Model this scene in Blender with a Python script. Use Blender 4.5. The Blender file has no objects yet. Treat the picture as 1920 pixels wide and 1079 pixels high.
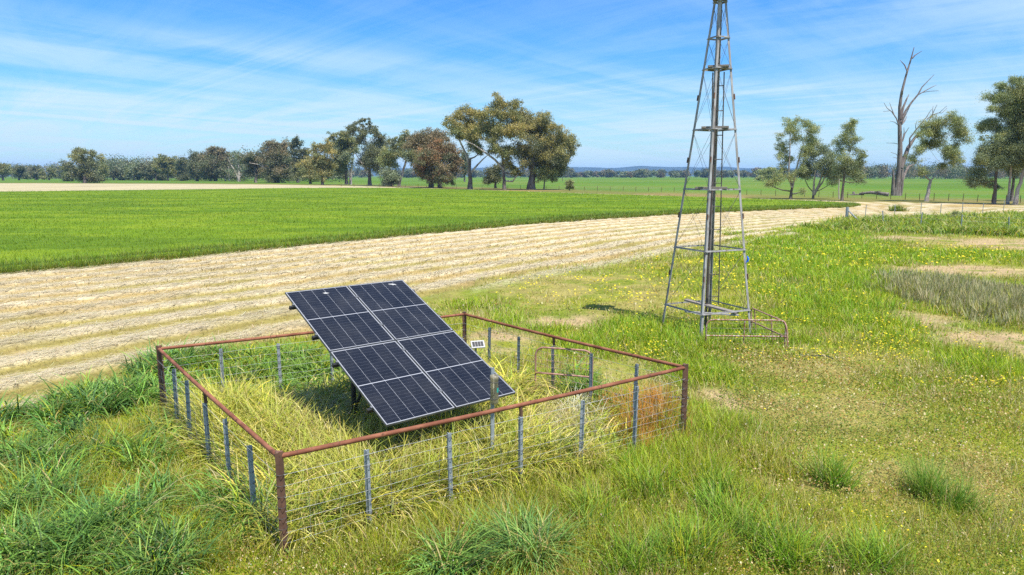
import bpy, bmesh, math, random
import numpy as np
from mathutils import Vector, Matrix

sc = bpy.context.scene
COL = sc.collection
R = math.radians
rng = np.random.default_rng(7)
random.seed(7)

# ------------------------------------------------------------------ camera
F_PX, HOR, CAM_H = 1300.0, 330.0, 4.1
PIT = math.atan((540 - HOR) / F_PX)
cam = bpy.data.cameras.new('camera')
cam.sensor_width = 36.0
cam.lens = 36.0 * F_PX / 1920.0
cam.clip_start, cam.clip_end = 0.1, 40000
cam_o = bpy.data.objects.new('camera', cam)
COL.objects.link(cam_o)
cam_o.location = (0, 0, CAM_H)
cam_o.rotation_euler = (math.pi / 2 - PIT, 0, 0)
sc.camera = cam_o

# ------------------------------------------------------------------ light
SUN_EL, SUN_AZ = R(65), math.atan2(2.55, -3.28)      # azimuth clockwise from +Y
sun_dir = Vector((math.sin(SUN_AZ) * math.cos(SUN_EL), math.cos(SUN_AZ) * math.cos(SUN_EL), math.sin(SUN_EL)))
sun = bpy.data.lights.new('sun', 'SUN')
sun.energy, sun.angle, sun.color = 5.0, R(0.5), (1.0, 0.95, 0.87)
sun_o = bpy.data.objects.new('sun', sun)
COL.objects.link(sun_o)
sun_o.rotation_euler = sun_dir.to_track_quat('Z', 'Y').to_euler()
sun_o.location = (0, 0, 60)

sc.view_settings.view_transform = 'Standard'
sc.view_settings.look = 'None'
sc.view_settings.exposure = 0.70
sc.view_settings.gamma = 1.0
sc.cycles.max_bounces = 6
sc.cycles.diffuse_bounces = 3
sc.cycles.transparent_max_bounces = 8
sc.cycles.volume_bounces = 0
sc.cycles.use_denoising = False
sc.cycles.sample_clamp_indirect = 4.0


class NT:
    """small helper to write node trees"""
    def __init__(self, tree):
        self.t = tree
        tree.nodes.clear()

    def n(self, typ, **kw):
        nd = self.t.nodes.new(typ)
        for k, v in kw.items():
            setattr(nd, k, v)
        return nd

    def put(self, sock, v):
        if v is None:
            return
        if isinstance(v, bpy.types.NodeSocket):
            self.t.links.new(v, sock)
        else:
            sock.default_value = v

    def math(self, op, a, b=None, c=None, clamp=False):
        nd = self.n('ShaderNodeMath', operation=op, use_clamp=clamp)
        for s, v in zip(nd.inputs, (a, b, c)):
            self.put(s, v)
        return nd.outputs[0]

    def vmath(self, op, a, b=None):
        nd = self.n('ShaderNodeVectorMath', operation=op)
        self.put(nd.inputs[0], a)
        self.put(nd.inputs[1], b)
        return nd.outputs[0] if op not in ('DOT_PRODUCT', 'LENGTH') else nd.outputs['Value']

    def mix(self, fac, a, b, typ='MIX'):
        nd = self.n('ShaderNodeMix', data_type='RGBA', blend_type=typ)
        self.put(nd.inputs[0], fac)
        self.put(nd.inputs[6], a if isinstance(a, bpy.types.NodeSocket) else (*a, 1) if len(a) == 3 else a)
        self.put(nd.inputs[7], b if isinstance(b, bpy.types.NodeSocket) else (*b, 1) if len(b) == 3 else b)
        return nd.outputs[2]

    def noise(self, vec, scale, detail=3, rough=0.5, dist=0.0):
        nd = self.n('ShaderNodeTexNoise')
        self.put(nd.inputs['Vector'], vec)
        nd.inputs['Scale'].default_value = scale
        nd.inputs['Detail'].default_value = detail
        nd.inputs['Roughness'].default_value = rough
        nd.inputs['Distortion'].default_value = dist
        return nd.outputs['Fac']

    def ramp(self, fac, stops):
        nd = self.n('ShaderNodeValToRGB')
        el = nd.color_ramp.elements
        while len(el) < len(stops):
            el.new(0.5)
        for e, (p, c) in zip(el, stops):
            e.position = p
            e.color = (*c, 1) if len(c) == 3 else c
        self.put(nd.inputs[0], fac)
        return nd.outputs[0]

    def smooth(self, v, a, b, lo=0.0, hi=1.0):
        nd = self.n('ShaderNodeMapRange', interpolation_type='SMOOTHSTEP')
        self.put(nd.inputs[0], v)
        for i, x in enumerate((a, b, lo, hi)):
            nd.inputs[i + 1].default_value = x
        return nd.outputs[0]


def ray(px, py):
    a, b = (px - 960) / F_PX, (540 - py) / F_PX
    c, s = math.cos(PIT), math.sin(PIT)
    return np.array([a, c + b * s, -s + b * c])


def G(px, py, z=0.0):
    """point of the photograph on the level z -> world point"""
    d = ray(px, py)
    return d * ((z - CAM_H) / d[2]) + np.array([0, 0, CAM_H])


def AT(px, py, y):
    """point of the photograph at world distance y"""
    d = ray(px, py)
    return d * (y / d[1]) + np.array([0, 0, CAM_H])


# ------------------------------------------------------------------ sky
world = bpy.data.worlds.new('World')
sc.world = world
world.use_nodes = True
w = NT(world.node_tree)
sky = w.n('ShaderNodeTexSky', sky_type='NISHITA', sun_disc=False, sun_elevation=SUN_EL, sun_rotation=SUN_AZ,
          altitude=400, air_density=1.0, dust_density=0.3, ozone_density=3.0)
hs = w.n('ShaderNodeHueSaturation')
hs.inputs['Saturation'].default_value = 1.45
hs.inputs['Value'].default_value = 1.0
w.t.links.new(sky.outputs[0], hs.inputs['Color'])
tc = w.n('ShaderNodeTexCoord')
dirv = tc.outputs['Generated']
sep = w.n('ShaderNodeSeparateXYZ')
w.put(sep.inputs[0], dirv)
zc = w.math('MAXIMUM', w.math('ADD', sep.outputs[2], 0.035), 0.02)
cx, cy = w.math('DIVIDE', sep.outputs[0], zc), w.math('DIVIDE', sep.outputs[1], zc)


def plane_vec(rot, sx, sy, off=0.0):
    c, s = math.cos(rot), math.sin(rot)
    u = w.math('ADD', w.math('MULTIPLY', cx, c * sx), w.math('MULTIPLY', cy, s * sx))
    v = w.math('ADD', w.math('MULTIPLY', cx, -s * sy), w.math('MULTIPLY', cy, c * sy))
    nd = w.n('ShaderNodeCombineXYZ')
    w.put(nd.inputs[0], u)
    w.put(nd.inputs[1], v)
    nd.inputs[2].default_value = off
    return nd.outputs[0]


c1 = w.noise(plane_vec(R(52), 0.10, 0.55, 3.1), 1.0, 7, 0.60, 1.1)
c2 = w.noise(plane_vec(R(-48), 0.20, 1.05, 8.3), 1.0, 8, 0.68, 1.4)
c3 = w.noise(plane_vec(R(10), 0.07, 0.16, 1.7), 1.0, 3, 0.5, 0.3)
fine = w.smooth(w.math('ADD', w.math('MULTIPLY', c1, 0.55), w.math('MULTIPLY', c2, 0.45)), 0.38, 0.62)
veil = w.smooth(c3, 0.26, 0.56)
mask = w.math('MULTIPLY', w.math('ADD', w.math('MULTIPLY', fine, 0.76), 0.05), w.math('ADD', w.math('MULTIPLY', veil, 0.85), 0.15))
low = w.smooth(sep.outputs[2], 0.0, 0.15, 0.5, 0.0)
mask = w.math('ADD', mask, low, clamp=True)
# the vapour trail: a line on the cloud layer
def on_layer(px, py):
    d = ray(px, py)
    d = d / np.linalg.norm(d)
    return d[:2] / (d[2] + 0.035)
ta, tb = on_layer(-60, 45), on_layer(200, 115)
td = (tb - ta) / np.linalg.norm(tb - ta)
tn = np.array([-td[1], td[0]])
tdist = w.math('ABSOLUTE', w.math('SUBTRACT', w.math('ADD', w.math('MULTIPLY', cx, tn[0]), w.math('MULTIPLY', cy, tn[1])), float(tn @ ta)))
talong = w.math('DIVIDE', w.math('SUBTRACT', w.math('ADD', w.math('MULTIPLY', cx, td[0]), w.math('MULTIPLY', cy, td[1])), float(td @ ta)), float(np.linalg.norm(tb - ta)))
trail = w.math('MULTIPLY', w.smooth(tdist, 0.0, 0.022, 1.0, 0.0),
               w.math('MULTIPLY', w.smooth(talong, 0.55, 1.05, 1.0, 0.0), w.smooth(c2, 0.25, 0.6, 0.25, 0.8)))
mask = w.math('MAXIMUM', mask, w.math('MULTIPLY', trail, 0.5))
blue = w.mix(1.0, hs.outputs[0], w.mix(w.smooth(sep.outputs[2], 0.0, 0.20), (0.55, 0.79, 0.90), (0.68, 0.98, 1.24)), 'MULTIPLY')
skyc = w.mix(mask, blue, (4.2, 5.55, 6.3))
bg = w.n('ShaderNodeBackground')
w.put(bg.inputs['Color'], skyc)
bg.inputs['Strength'].default_value = 0.10
wo = w.n('ShaderNodeOutputWorld')
w.t.links.new(bg.outputs[0], wo.inputs[0])


# ------------------------------------------------------------------ materials
def material(name, build):
    m = bpy.data.materials.new(name)
    m.use_nodes = True
    t = NT(m.node_tree)
    out = t.n('ShaderNodeOutputMaterial')
    sh = build(t)
    t.t.links.new(sh, out.inputs[0])
    return m


def principled(t, col, rough=0.6, metal=0.0, spec=0.5, bump=None, bstr=0.3, bdist=0.01):
    p = t.n('ShaderNodeBsdfPrincipled')
    t.put(p.inputs['Base Color'], col if isinstance(col, bpy.types.NodeSocket) else (*col, 1))
    t.put(p.inputs['Roughness'], rough)
    t.put(p.inputs['Metallic'], metal)
    p.inputs['Specular IOR Level'].default_value = spec
    if bump is not None:
        b = t.n('ShaderNodeBump')
        b.inputs['Strength'].default_value = bstr
        b.inputs['Distance'].default_value = bdist
        t.put(b.inputs['Height'], bump)
        t.t.links.new(b.outputs[0], p.inputs['Normal'])
    return p.outputs[0]


def objco(t):
    return t.n('ShaderNodeTexCoord').outputs['Object']


def two_tone(name, a, b, scale, rough=0.6, metal=0.0, lo=0.4, hi=0.6, c=None, c_scale=30, stretch=None, bump=0.3, spec=0.4):
    def f(t):
        v = objco(t)
        if stretch:
            mp = t.n('ShaderNodeMapping')
            mp.inputs['Scale'].default_value = stretch
            t.put(mp.inputs[0], v)
            v = mp.outputs[0]
        nz = t.noise(v, scale, 5, 0.6)
        col = t.mix(t.smooth(nz, lo, hi), a, b)
        if c:
            col = t.mix(t.smooth(t.noise(v, c_scale, 4, 0.6), 0.55, 0.7), col, c)
        return principled(t, col, rough, metal, spec, nz, bump)
    return material(name, f)


def tint_mat(name, trans, rough=0.55, spec=0.25, vary=0.0, scale=0.5):
    def f(t):
        at = t.n('ShaderNodeAttribute', attribute_name='tint')
        col = at.outputs['Color']
        if vary:
            pos = t.n('ShaderNodeNewGeometry').outputs['Position']
            k = t.smooth(t.noise(pos, scale, 3), 0.3, 0.7, 1 - vary, 1 + vary)
            col = t.mix(1.0, col, k, 'MULTIPLY')
        p = principled(t, col, rough, 0, spec)
        tr = t.n('ShaderNodeBsdfTranslucent')
        t.put(tr.inputs[0], t.mix(1.0, col, (1.05, 1.1, 0.6), 'MULTIPLY'))
        ms = t.n('ShaderNodeMixShader')
        ms.inputs[0].default_value = trans
        t.t.links.new(p, ms.inputs[1])
        t.t.links.new(tr.outputs[0], ms.inputs[2])
        return ms.outputs[0]
    return material(name, f)


def ground_mat():
    def f(t):
        at = t.n('ShaderNodeAttribute', attribute_name='tint').outputs['Color']
        pos = t.n('ShaderNodeNewGeometry').outputs['Position']
        n1 = t.noise(pos, 9.0, 6, 0.7)
        n2 = t.noise(pos, 1.1, 4, 0.6)
        n3 = t.noise(pos, 45.0, 3, 0.7)
        k = t.math('MULTIPLY', t.smooth(n1, 0.25, 0.75, 0.76, 1.24), t.smooth(n2, 0.25, 0.75, 0.84, 1.16))
        k = t.math('MULTIPLY', k, t.smooth(n3, 0.3, 0.7, 0.8, 1.2))
        col = t.mix(1.0, at, k, 'MULTIPLY')
        return principled(t, col, 0.95, 0, 0.1, t.math('ADD', n1, t.math('MULTIPLY', n3, 0.4)), 0.6, 0.04)
    return material('meadow_soil', f)


M = {}
M['ground'] = ground_mat()
M['grass'] = tint_mat('grass_blade', 0.30)
M['crop'] = tint_mat('crop_blade', 0.35)
M['straw'] = tint_mat('straw_stalk', 0.15, 0.7, 0.15)
M['leaf'] = tint_mat('gum_leaf', 0.22, 0.5, 0.35)
M['rust'] = two_tone('rusty_pipe', (0.155, 0.05, 0.024), (0.27, 0.105, 0.055), 3.5, 0.8, 0.05, 0.36, 0.64, (0.095, 0.036, 0.02), 14)
M['rust_dark'] = two_tone('dark_rusty_post', (0.105, 0.058, 0.038), (0.17, 0.088, 0.056), 7, 0.8, 0.1, 0.35, 0.65, (0.075, 0.04, 0.03), 25)
M['galv'] = two_tone('galvanised_steel', (0.30, 0.335, 0.36), (0.22, 0.25, 0.27), 9, 0.55, 0.1, 0.35, 0.65)
M['tower_steel'] = two_tone('weathered_tower_steel', (0.38, 0.375, 0.37), (0.24, 0.225, 0.21), 3, 0.6, 0.15, 0.35, 0.65, (0.15, 0.09, 0.06), 5, (3, 3, 0.6))
M['tower_dark'] = two_tone('brown_pump_pipe', (0.075, 0.058, 0.048), (0.12, 0.095, 0.085), 5, 0.6, 0.4, 0.35, 0.65)
M['wire'] = two_tone('fence_wire', (0.34, 0.36, 0.38), (0.24, 0.25, 0.26), 8, 0.6, 0.2)
M['wire_dark'] = two_tone('old_wire', (0.10, 0.09, 0.085), (0.17, 0.15, 0.14), 8, 0.6, 0.3)
M['tie'] = two_tone('tie_wire', (0.05, 0.055, 0.06), (0.08, 0.08, 0.085), 12, 0.6, 0.2)
M['timber'] = two_tone('weathered_timber', (0.25, 0.22, 0.19), (0.14, 0.115, 0.095), 14, 0.9, 0, 0.35, 0.65, (0.36, 0.33, 0.30), 30, (1, 8, 8))
M['gate'] = two_tone('rust_flaked_paint', (0.42, 0.36, 0.31), (0.24, 0.11, 0.05), 26, 0.7, 0.1, 0.44, 0.52, (0.16, 0.07, 0.04), 40)
M['gate_rust'] = two_tone('rusty_gate_pipe', (0.29, 0.14, 0.10), (0.40, 0.24, 0.19), 14, 0.75, 0.1, 0.4, 0.6)
M['alu'] = two_tone('panel_frame_metal', (0.15, 0.153, 0.16), (0.11, 0.113, 0.12), 5, 0.5, 0.2, 0.35, 0.65)
M['black'] = two_tone('black_plastic', (0.018, 0.018, 0.02), (0.03, 0.03, 0.032), 9, 0.5)
M['hose'] = two_tone('black_poly_pipe', (0.03, 0.034, 0.04), (0.06, 0.065, 0.072), 9, 0.45)
M['white'] = two_tone('white_lime', (0.42, 0.42, 0.41), (0.36, 0.36, 0.35), 18, 0.8)
M['blue'] = two_tone('blue_tape', (0.02, 0.13, 0.62), (0.03, 0.18, 0.7), 12, 0.5)
M['teal'] = two_tone('teal_sticker', (0.02, 0.30, 0.24), (0.03, 0.36, 0.30), 12, 0.5)
M['bark'] = two_tone('dark_gum_bark', (0.10, 0.08, 0.066), (0.22, 0.185, 0.16), 1.2, 0.95, 0, 0.35, 0.65, (0.05, 0.04, 0.035), 3, (1, 1, 0.3), 0.6, 0.15)
M['bark_pale'] = two_tone('pale_gum_bark', (0.44, 0.39, 0.35), (0.25, 0.21, 0.185), 0.9, 0.9, 0, 0.4, 0.65, (0.14, 0.11, 0.09), 2.5, (1, 1, 0.3), 0.5, 0.2)
M['dead'] = two_tone('silvered_dead_wood', (0.23, 0.19, 0.175), (0.11, 0.088, 0.08), 1.5, 0.95, 0, 0.35, 0.65, (0.34, 0.30, 0.28), 4, (1.5, 1.5, 0.25), 0.6, 0.15)
M['hill'] = two_tone('wooded_hill', (0.035, 0.05, 0.03), (0.05, 0.065, 0.035), 0.01, 1.0, 0, spec=0.0)


def cell_mat():
    def f(t):
        uv = t.n('ShaderNodeUVMap').outputs[0]
        s = t.n('ShaderNodeSeparateXYZ')
        t.put(s.inputs[0], uv)
        u, v = s.outputs[0], s.outputs[1]
        mu, mv, g = 0.008, 0.006, 0.0036

        def edge(x, wd):
            fr = t.math('FRACT', x)
            d = t.math('MINIMUM', fr, t.math('SUBTRACT', 1.0, fr))
            return t.math('LESS_THAN', d, wd)
        uu = t.math('MULTIPLY', t.math('SUBTRACT', u, mu), 5 / (1 - 2 * mu))
        av = t.math('ABSOLUTE', t.math('SUBTRACT', v, 0.5))
        vv = t.math('MULTIPLY', t.math('SUBTRACT', av, g), 12 / (0.5 - g - mv))
        lu, lv = edge(uu, 0.0075), edge(vv, 0.014)
        bus = edge(t.math('MULTIPLY', uu, 9.0), 0.05)
        out = t.math('MAXIMUM', t.math('LESS_THAN', av, g),
                     t.math('MAXIMUM', t.math('GREATER_THAN', av, 0.5 - mv),
                            t.math('MAXIMUM', t.math('LESS_THAN', u, mu), t.math('GREATER_THAN', u, 1 - mu))))
        n = t.noise(objco(t), 5, 3)
        cell = t.mix(t.smooth(n, 0.3, 0.7), (0.0065, 0.008, 0.0145), (0.0095, 0.011, 0.0185))
        cell = t.mix(t.math('MULTIPLY', bus, 0.10), cell, (0.25, 0.28, 0.33))
        cell = t.mix(t.math('MULTIPLY', lv, 0.42), cell, (0.20, 0.215, 0.25))
        col = t.mix(t.math('MAXIMUM', lu, out), cell, (0.36, 0.37, 0.40))
        dust = t.smooth(t.noise(objco(t), 2.2, 5, 0.65), 0.35, 0.8, 0.0, 0.035)
        col = t.mix(dust, col, (0.42, 0.40, 0.36))
        p = principled(t, col, 0.14, 0, 0.18)
        return p
    return material('solar_cells', f)


M['cells'] = cell_mat()


def clear_mat():
    def f(t):
        p = t.n('ShaderNodeBsdfPrincipled')
        n = t.noise(objco(t), 7, 4)
        t.put(p.inputs['Base Color'], t.mix(n, (0.36, 0.33, 0.24), (0.28, 0.25, 0.17)))
        p.inputs['Roughness'].default_value = 0.25
        tr = t.n('ShaderNodeBsdfTransparent')
        tr.inputs[0].default_value = (0.95, 0.95, 0.9, 1)
        ms = t.n('ShaderNodeMixShader')
        ms.inputs[0].default_value = 0.55
        t.t.links.new(p.outputs[0], ms.inputs[1])
        t.t.links.new(tr.outputs[0], ms.inputs[2])
        return ms.outputs[0]
    return material('cloudy_clear_plastic', f)


M['clear'] = clear_mat()


# ------------------------------------------------------------------ object helpers
def tag(o, label=None, cat=None, group=None, kind=None):
    for k, v in (('label', label), ('category', cat), ('group', group), ('kind', kind)):
        if v:
            o[k] = v
    return o


def thing(name, loc, label, cat, group=None):
    o = bpy.data.objects.new(name, None)
    COL.objects.link(o)
    o.location = loc
    o.empty_display_size = 0.3
    return tag(o, label, cat, group)


def link(name, me, mat, parent=None, loc=None, rot=None):
    o = bpy.data.objects.new(name, me)
    COL.objects.link(o)
    if mat is not None and not me.materials:
        me.materials.append(mat)
    if parent is not None:
        o.parent = parent
    if loc is not None:
        o.location = loc
    if rot is not None:
        o.rotation_euler = rot
    return o


class MB:
    """collects boxes, bars and tubes in world coordinates into ONE mesh"""
    def __init__(self, org=(0, 0, 0)):
        self.v, self.f, self.org = [], [], np.array(org, float)
        self.smooth = []

    def add(self, vs, fs, sm=False):
        b = len(self.v)
        self.v += [tuple(np.asarray(p, float) - self.org) for p in vs]
        self.f += [tuple(i + b for i in q) for q in fs]
        self.smooth += [sm] * len(fs)
        return self

    def tube(self, pts, rad, n=8, cap=True):
        pts = [np.asarray(p, float) for p in pts]
        if np.isscalar(rad):
            rad = [rad] * len(pts)
        vs, fs = [], []
        ref = None
        for i, p in enumerate(pts):
            d = pts[min(i + 1, len(pts) - 1)] - pts[max(i - 1, 0)]
            d = d / (np.linalg.norm(d) + 1e-9)
            if ref is None:
                ref = np.array([0, 0, 1.0]) if abs(d[2]) < 0.9 else np.array([1.0, 0, 0])
            a = np.cross(d, ref)
            a /= np.linalg.norm(a) + 1e-9
            b = np.cross(d, a)
            ref = -b if abs(np.dot(-b, d)) < 0.5 else ref
            ref = np.cross(a, d)
            for k in range(n):
                t = 2 * math.pi * k / n
                vs.append(p + rad[i] * (a * math.cos(t) + b * math.sin(t)))
        for i in range(len(pts) - 1):
            for k in range(n):
                k2 = (k + 1) % n
                fs.append((i * n + k, i * n + k2, (i + 1) * n + k2, (i + 1) * n + k))
        self.add(vs, fs, n > 4)
        if cap:
            self.add([vs[k] for k in range(n)], [tuple(range(n))])
            self.add([vs[-n + k] for k in range(n)], [tuple(range(n))[::-1]])
        return self

    def prism(self, p0, p1, prof, xdir):
        """extrude a 2-D outline from p0 to p1; xdir = direction of the outline's x"""
        p0, p1 = np.asarray(p0, float), np.asarray(p1, float)
        d = p1 - p0
        d /= np.linalg.norm(d)
        x = np.asarray(xdir, float)
        x = x - d * (x @ d)
        x /= np.linalg.norm(x)
        y = np.cross(d, x)
        n = len(prof)
        vs = [p0 + x * a + y * b for a, b in prof] + [p1 + x * a + y * b for a, b in prof]
        fs = [(k, (k + 1) % n, n + (k + 1) % n, n + k) for k in range(n)] + [tuple(range(n))[::-1], tuple(range(n, 2 * n))]
        return self.add(vs, fs)

    def bar(self, p0, p1, w_, h_, up=(0, 0, 1)):
        a, b = w_ / 2, h_ / 2
        c = min(a, b) * 0.15
        p0, p1 = np.asarray(p0, float), np.asarray(p1, float)
        xd = np.cross(p1 - p0, np.asarray(up, float))
        pr = [(-a + c, -b), (a - c, -b), (a, -b + c), (a, b - c), (a - c, b), (-a + c, b), (-a, b - c), (-a, -b + c)]
        return self.prism(p0, p1, pr, xd)

    def mesh(self, name):
        me = bpy.data.meshes.new(name)
        me.from_pydata([tuple(map(float, p)) for p in self.v], [], self.f)
        me.polygons.foreach_set('use_smooth', self.smooth)
        me.update()
        return me

    def build(self, name, mat, parent=None):
        return link(name, self.mesh(name), mat, parent)


def raw_mesh(name, verts, quads, mat, tint=None, smooth=False):
    me = bpy.data.meshes.new(name)
    nv, nq = len(verts), len(quads)
    me.vertices.add(nv)
    me.vertices.foreach_set('co', np.ascontiguousarray(verts, np.float32).ravel())
    me.loops.add(nq * 4)
    me.loops.foreach_set('vertex_index', np.ascontiguousarray(quads, np.int32).ravel())
    me.polygons.add(nq)
    me.polygons.foreach_set('loop_start', np.arange(0, nq * 4, 4, dtype=np.int32))
    if smooth:
        me.polygons.foreach_set('use_smooth', np.ones(nq, bool))
    me.update(calc_edges=True)
    if tint is not None:
        a = me.attributes.new('tint', 'FLOAT_COLOR', 'POINT')
        c = np.ones((nv, 4), np.float32)
        c[:, :3] = np.clip(tint, 0, 1)
        a.data.foreach_set('color', c.ravel())
    me.materials.append(mat)
    return me


# ------------------------------------------------------------------ noise and zones
def hash2(ix, iy, seed):
    h = (ix.astype(np.int64) * 374761393 + iy.astype(np.int64) * 668265263 + seed * 1274126177) & 0xffffffff
    h = ((h ^ (h >> 13)) * 1274126177) & 0xffffffff
    return ((h ^ (h >> 16)) & 0xffff) / 65535.0


def vnoise(x, y, seed=0):
    ix, iy = np.floor(x), np.floor(y)
    fx, fy = x - ix, y - iy
    fx, fy = fx * fx * (3 - 2 * fx), fy * fy * (3 - 2 * fy)
    a, b = hash2(ix, iy, seed), hash2(ix + 1, iy, seed)
    c, d = hash2(ix, iy + 1, seed), hash2(ix + 1, iy + 1, seed)
    return (a * (1 - fx) + b * fx) * (1 - fy) + (c * (1 - fx) + d * fx) * fy


def fbm(x, y, scale, seed=0, octv=3):
    s, amp, tot = 0.0, 1.0, 0.0
    for o in range(octv):
        s = s + amp * vnoise(x * scale * 2 ** o + 17.3 * o, y * scale * 2 ** o + 9.1 * o, seed + o * 31)
        tot += amp
        amp *= 0.55
    return s / tot


def sstep(v, a, b):
    t = np.clip((v - a) / (b - a), 0, 1)
    return t * t * (3 - 2 * t)


def seg_dist(x, y, pts, closed=False):
    d2 = np.full(np.shape(x), 1e18)
    n = len(pts)
    for i in range(n if closed else n - 1):
        ax, ay = pts[i][:2]
        bx, by = pts[(i + 1) % n][:2]
        dx, dy = bx - ax, by - ay
        t = np.clip(((x - ax) * dx + (y - ay) * dy) / (dx * dx + dy * dy + 1e-12), 0, 1)
        d2 = np.minimum(d2, (x - ax - t * dx) ** 2 + (y - ay - t * dy) ** 2)
    return np.sqrt(d2)


def inside(x, y, pts):
    r = np.zeros(np.shape(x), bool)
    n = len(pts)
    for i in range(n):
        ax, ay = pts[i][:2]
        bx, by = pts[(i + 1) % n][:2]
        if ay == by:
            continue
        c = (ay > y) != (by > y)
        r ^= c & (x < (bx - ax) * (y - ay) / (by - ay) + ax)
    return r


def sdf(x, y, pts):
    d = seg_dist(x, y, pts, True)
    return np.where(inside(x, y, pts), -d, d)


def smooth_poly(pts, it=2):
    pts = [np.array(p[:2], float) for p in pts]
    for _ in range(it):
        q = [pts[0]]
        for a, b in zip(pts[:-1], pts[1:]):
            q += [a * 0.75 + b * 0.25, a * 0.25 + b * 0.75]
        q.append(pts[-1])
        pts = q
    return pts


crop_front = smooth_poly([(-95, -70)] + [G(*p) for p in ((0, 519), (200, 500), (400, 481), (700, 451), (1000, 421), (1280, 403), (1480, 394), (1585, 390.5), (1612, 388))])
crop_back = smooth_poly([G(*p) for p in ((1612, 388), (1560, 382.5), (1400, 376), (1250, 371), (1100, 366.5), (900, 359), (750, 354.5), (560, 355), (400, 357.5), (200, 360), (0, 362.5), (-400, 366))])
crop_poly = crop_front + crop_back + [np.array([-400, -20.])]
straw_near = smooth_poly([G(*p) for p in ((-700, 1000), (-150, 850), (0, 792), (110, 748), (250, 700), (330, 668), (480, 645), (600, 628), (680, 600), (770, 566), (900, 534), (1050, 512), (1200, 488), (1400, 456), (1490, 441), (1508, 426), (1585, 416.5), (1700, 409), (1920, 400), (2200, 393))], 1)
straw_far = [G(*p) for p in ((2200, 384.5), (1920, 384.5), (1750, 382), (1620, 379.5), (1500, 376), (1400, 373), (1250, 368), (1100, 363.5), (850, 355.5), (700, 350.5), (500, 347), (300, 345.5), (0, 344.5), (-500, 344.5))]
straw_poly = [p[:2] for p in straw_near] + [p[:2] for p in straw_far] + [np.array([-500, -60.])]
YH = 1.17
yard = [G(522, 857, YH), G(1285, 690, YH), G(871, 590, YH), G(298, 655, YH)]
yard2 = [p[:2] for p in yard]
weed_strip = [G(*p)[:2] for p in ((1508, 428), (1585, 414), (1700, 409), (1920, 402), (2150, 397), (2150, 446), (1920, 446), (1750, 440), (1600, 436), (1520, 436))]


def blob(x, y, spec, soft=0.55, wob=0.35, seed=3):
    """spec: ellipses in photo pixels laid on the ground -> soft world mask"""
    m = np.zeros(np.shape(x))
    wx = (fbm(x, y, 1.6, seed) - 0.5) * wob
    for px, py, rx, ry in spec:
        c = G(px, py)
        sx = rx * c[1] / F_PX
        sy = 0.5 * (G(px, max(py - ry, 336))[1] - G(px, py + ry)[1])
        d = np.sqrt(((x - c[0]) / sx) ** 2 + ((y - c[1]) / sy) ** 2)
        m = np.maximum(m, 1 - sstep(d + 2 * wx, 1 - soft, 1 + soft))
    return m


TALL = [(40, 800, 90, 45), (170, 770, 90, 40), (270, 735, 70, 45), (300, 700, 45, 30), (120, 850, 110, 50), (250, 830, 80, 40),
        (60, 950, 70, 60), (215, 905, 60, 45), (270, 990, 80, 65), (150, 1040, 80, 60), (30, 1060, 60, 50), (310, 1060, 40, 40),
        (470, 985, 50, 55), (445, 935, 35, 30), (855, 1072, 40, 22), (640, 970, 36, 26)]
TUFTS = [(1115, 985, 34, 34), (1215, 940, 46, 30), (1330, 935, 40, 26), (1370, 985, 46, 34), (1440, 1030, 44, 34), (1190, 1070, 60, 24), (1300, 1050, 40, 24), (1500, 1066, 50, 26), (1620, 1070, 60, 20), (1550, 905, 20, 16)]
TALL_IN = [(420, 690, 95, 28), (520, 690, 90, 28), (590, 725, 75, 45), (655, 765, 70, 50), (1092, 745, 24, 45), (570, 960, 45, 45)]
LUSH = [(1190, 625, 90, 28), (1330, 640, 160, 30), (1500, 500, 110, 35), (1460, 455, 90, 25), (1630, 530, 130, 22), (1600, 590, 130, 40),
        (1800, 480, 110, 9), (1560, 575, 100, 40), (1570, 470, 120, 25), (1560, 440, 80, 14), (1340, 830, 120, 60), (1250, 880, 150, 50), (1300, 700, 80, 20), (1100, 650, 60, 20), (1850, 690, 70, 30), (1000, 610, 80, 18), (900, 575, 60, 12)]
BARE = [(1810, 508, 140, 11), (1900, 458, 150, 10), (1700, 448, 70, 5), (1860, 640, 110, 24), (1740, 600, 60, 18), (1060, 602, 70, 14), (1350, 750, 40, 26),
         (940, 640, 60, 20), (1160, 700, 80, 25)]
DRY = [(1640, 860, 220, 50), (1840, 930, 80, 35), (1550, 760, 150, 40), (1500, 680, 150, 30), (430, 870, 60, 50), (330, 930, 60, 40), (1010, 560, 220, 30), (1100, 530, 160, 20), (1450, 880, 100, 40), (1200, 560, 90, 25)]
YELLOW = [(1100, 545, 150, 25), (1230, 560, 120, 40), (1330, 520, 100, 40), (1440, 520, 110, 45), (1600, 650, 220, 45), (1560, 485, 140, 20), (1720, 470, 150, 20),
          (1350, 590, 120, 30), (1180, 620, 70, 20), (1850, 720, 100, 40), (1880, 980, 90, 50), (1650, 1000, 180, 50), (1560, 570, 90, 40), (1230, 668, 80, 18)]
GREY = [(1850, 568, 112, 44), (1930, 580, 100, 45), (1775, 560, 50, 30)]
ORANGE = [(1205, 800, 80, 48)]


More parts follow.
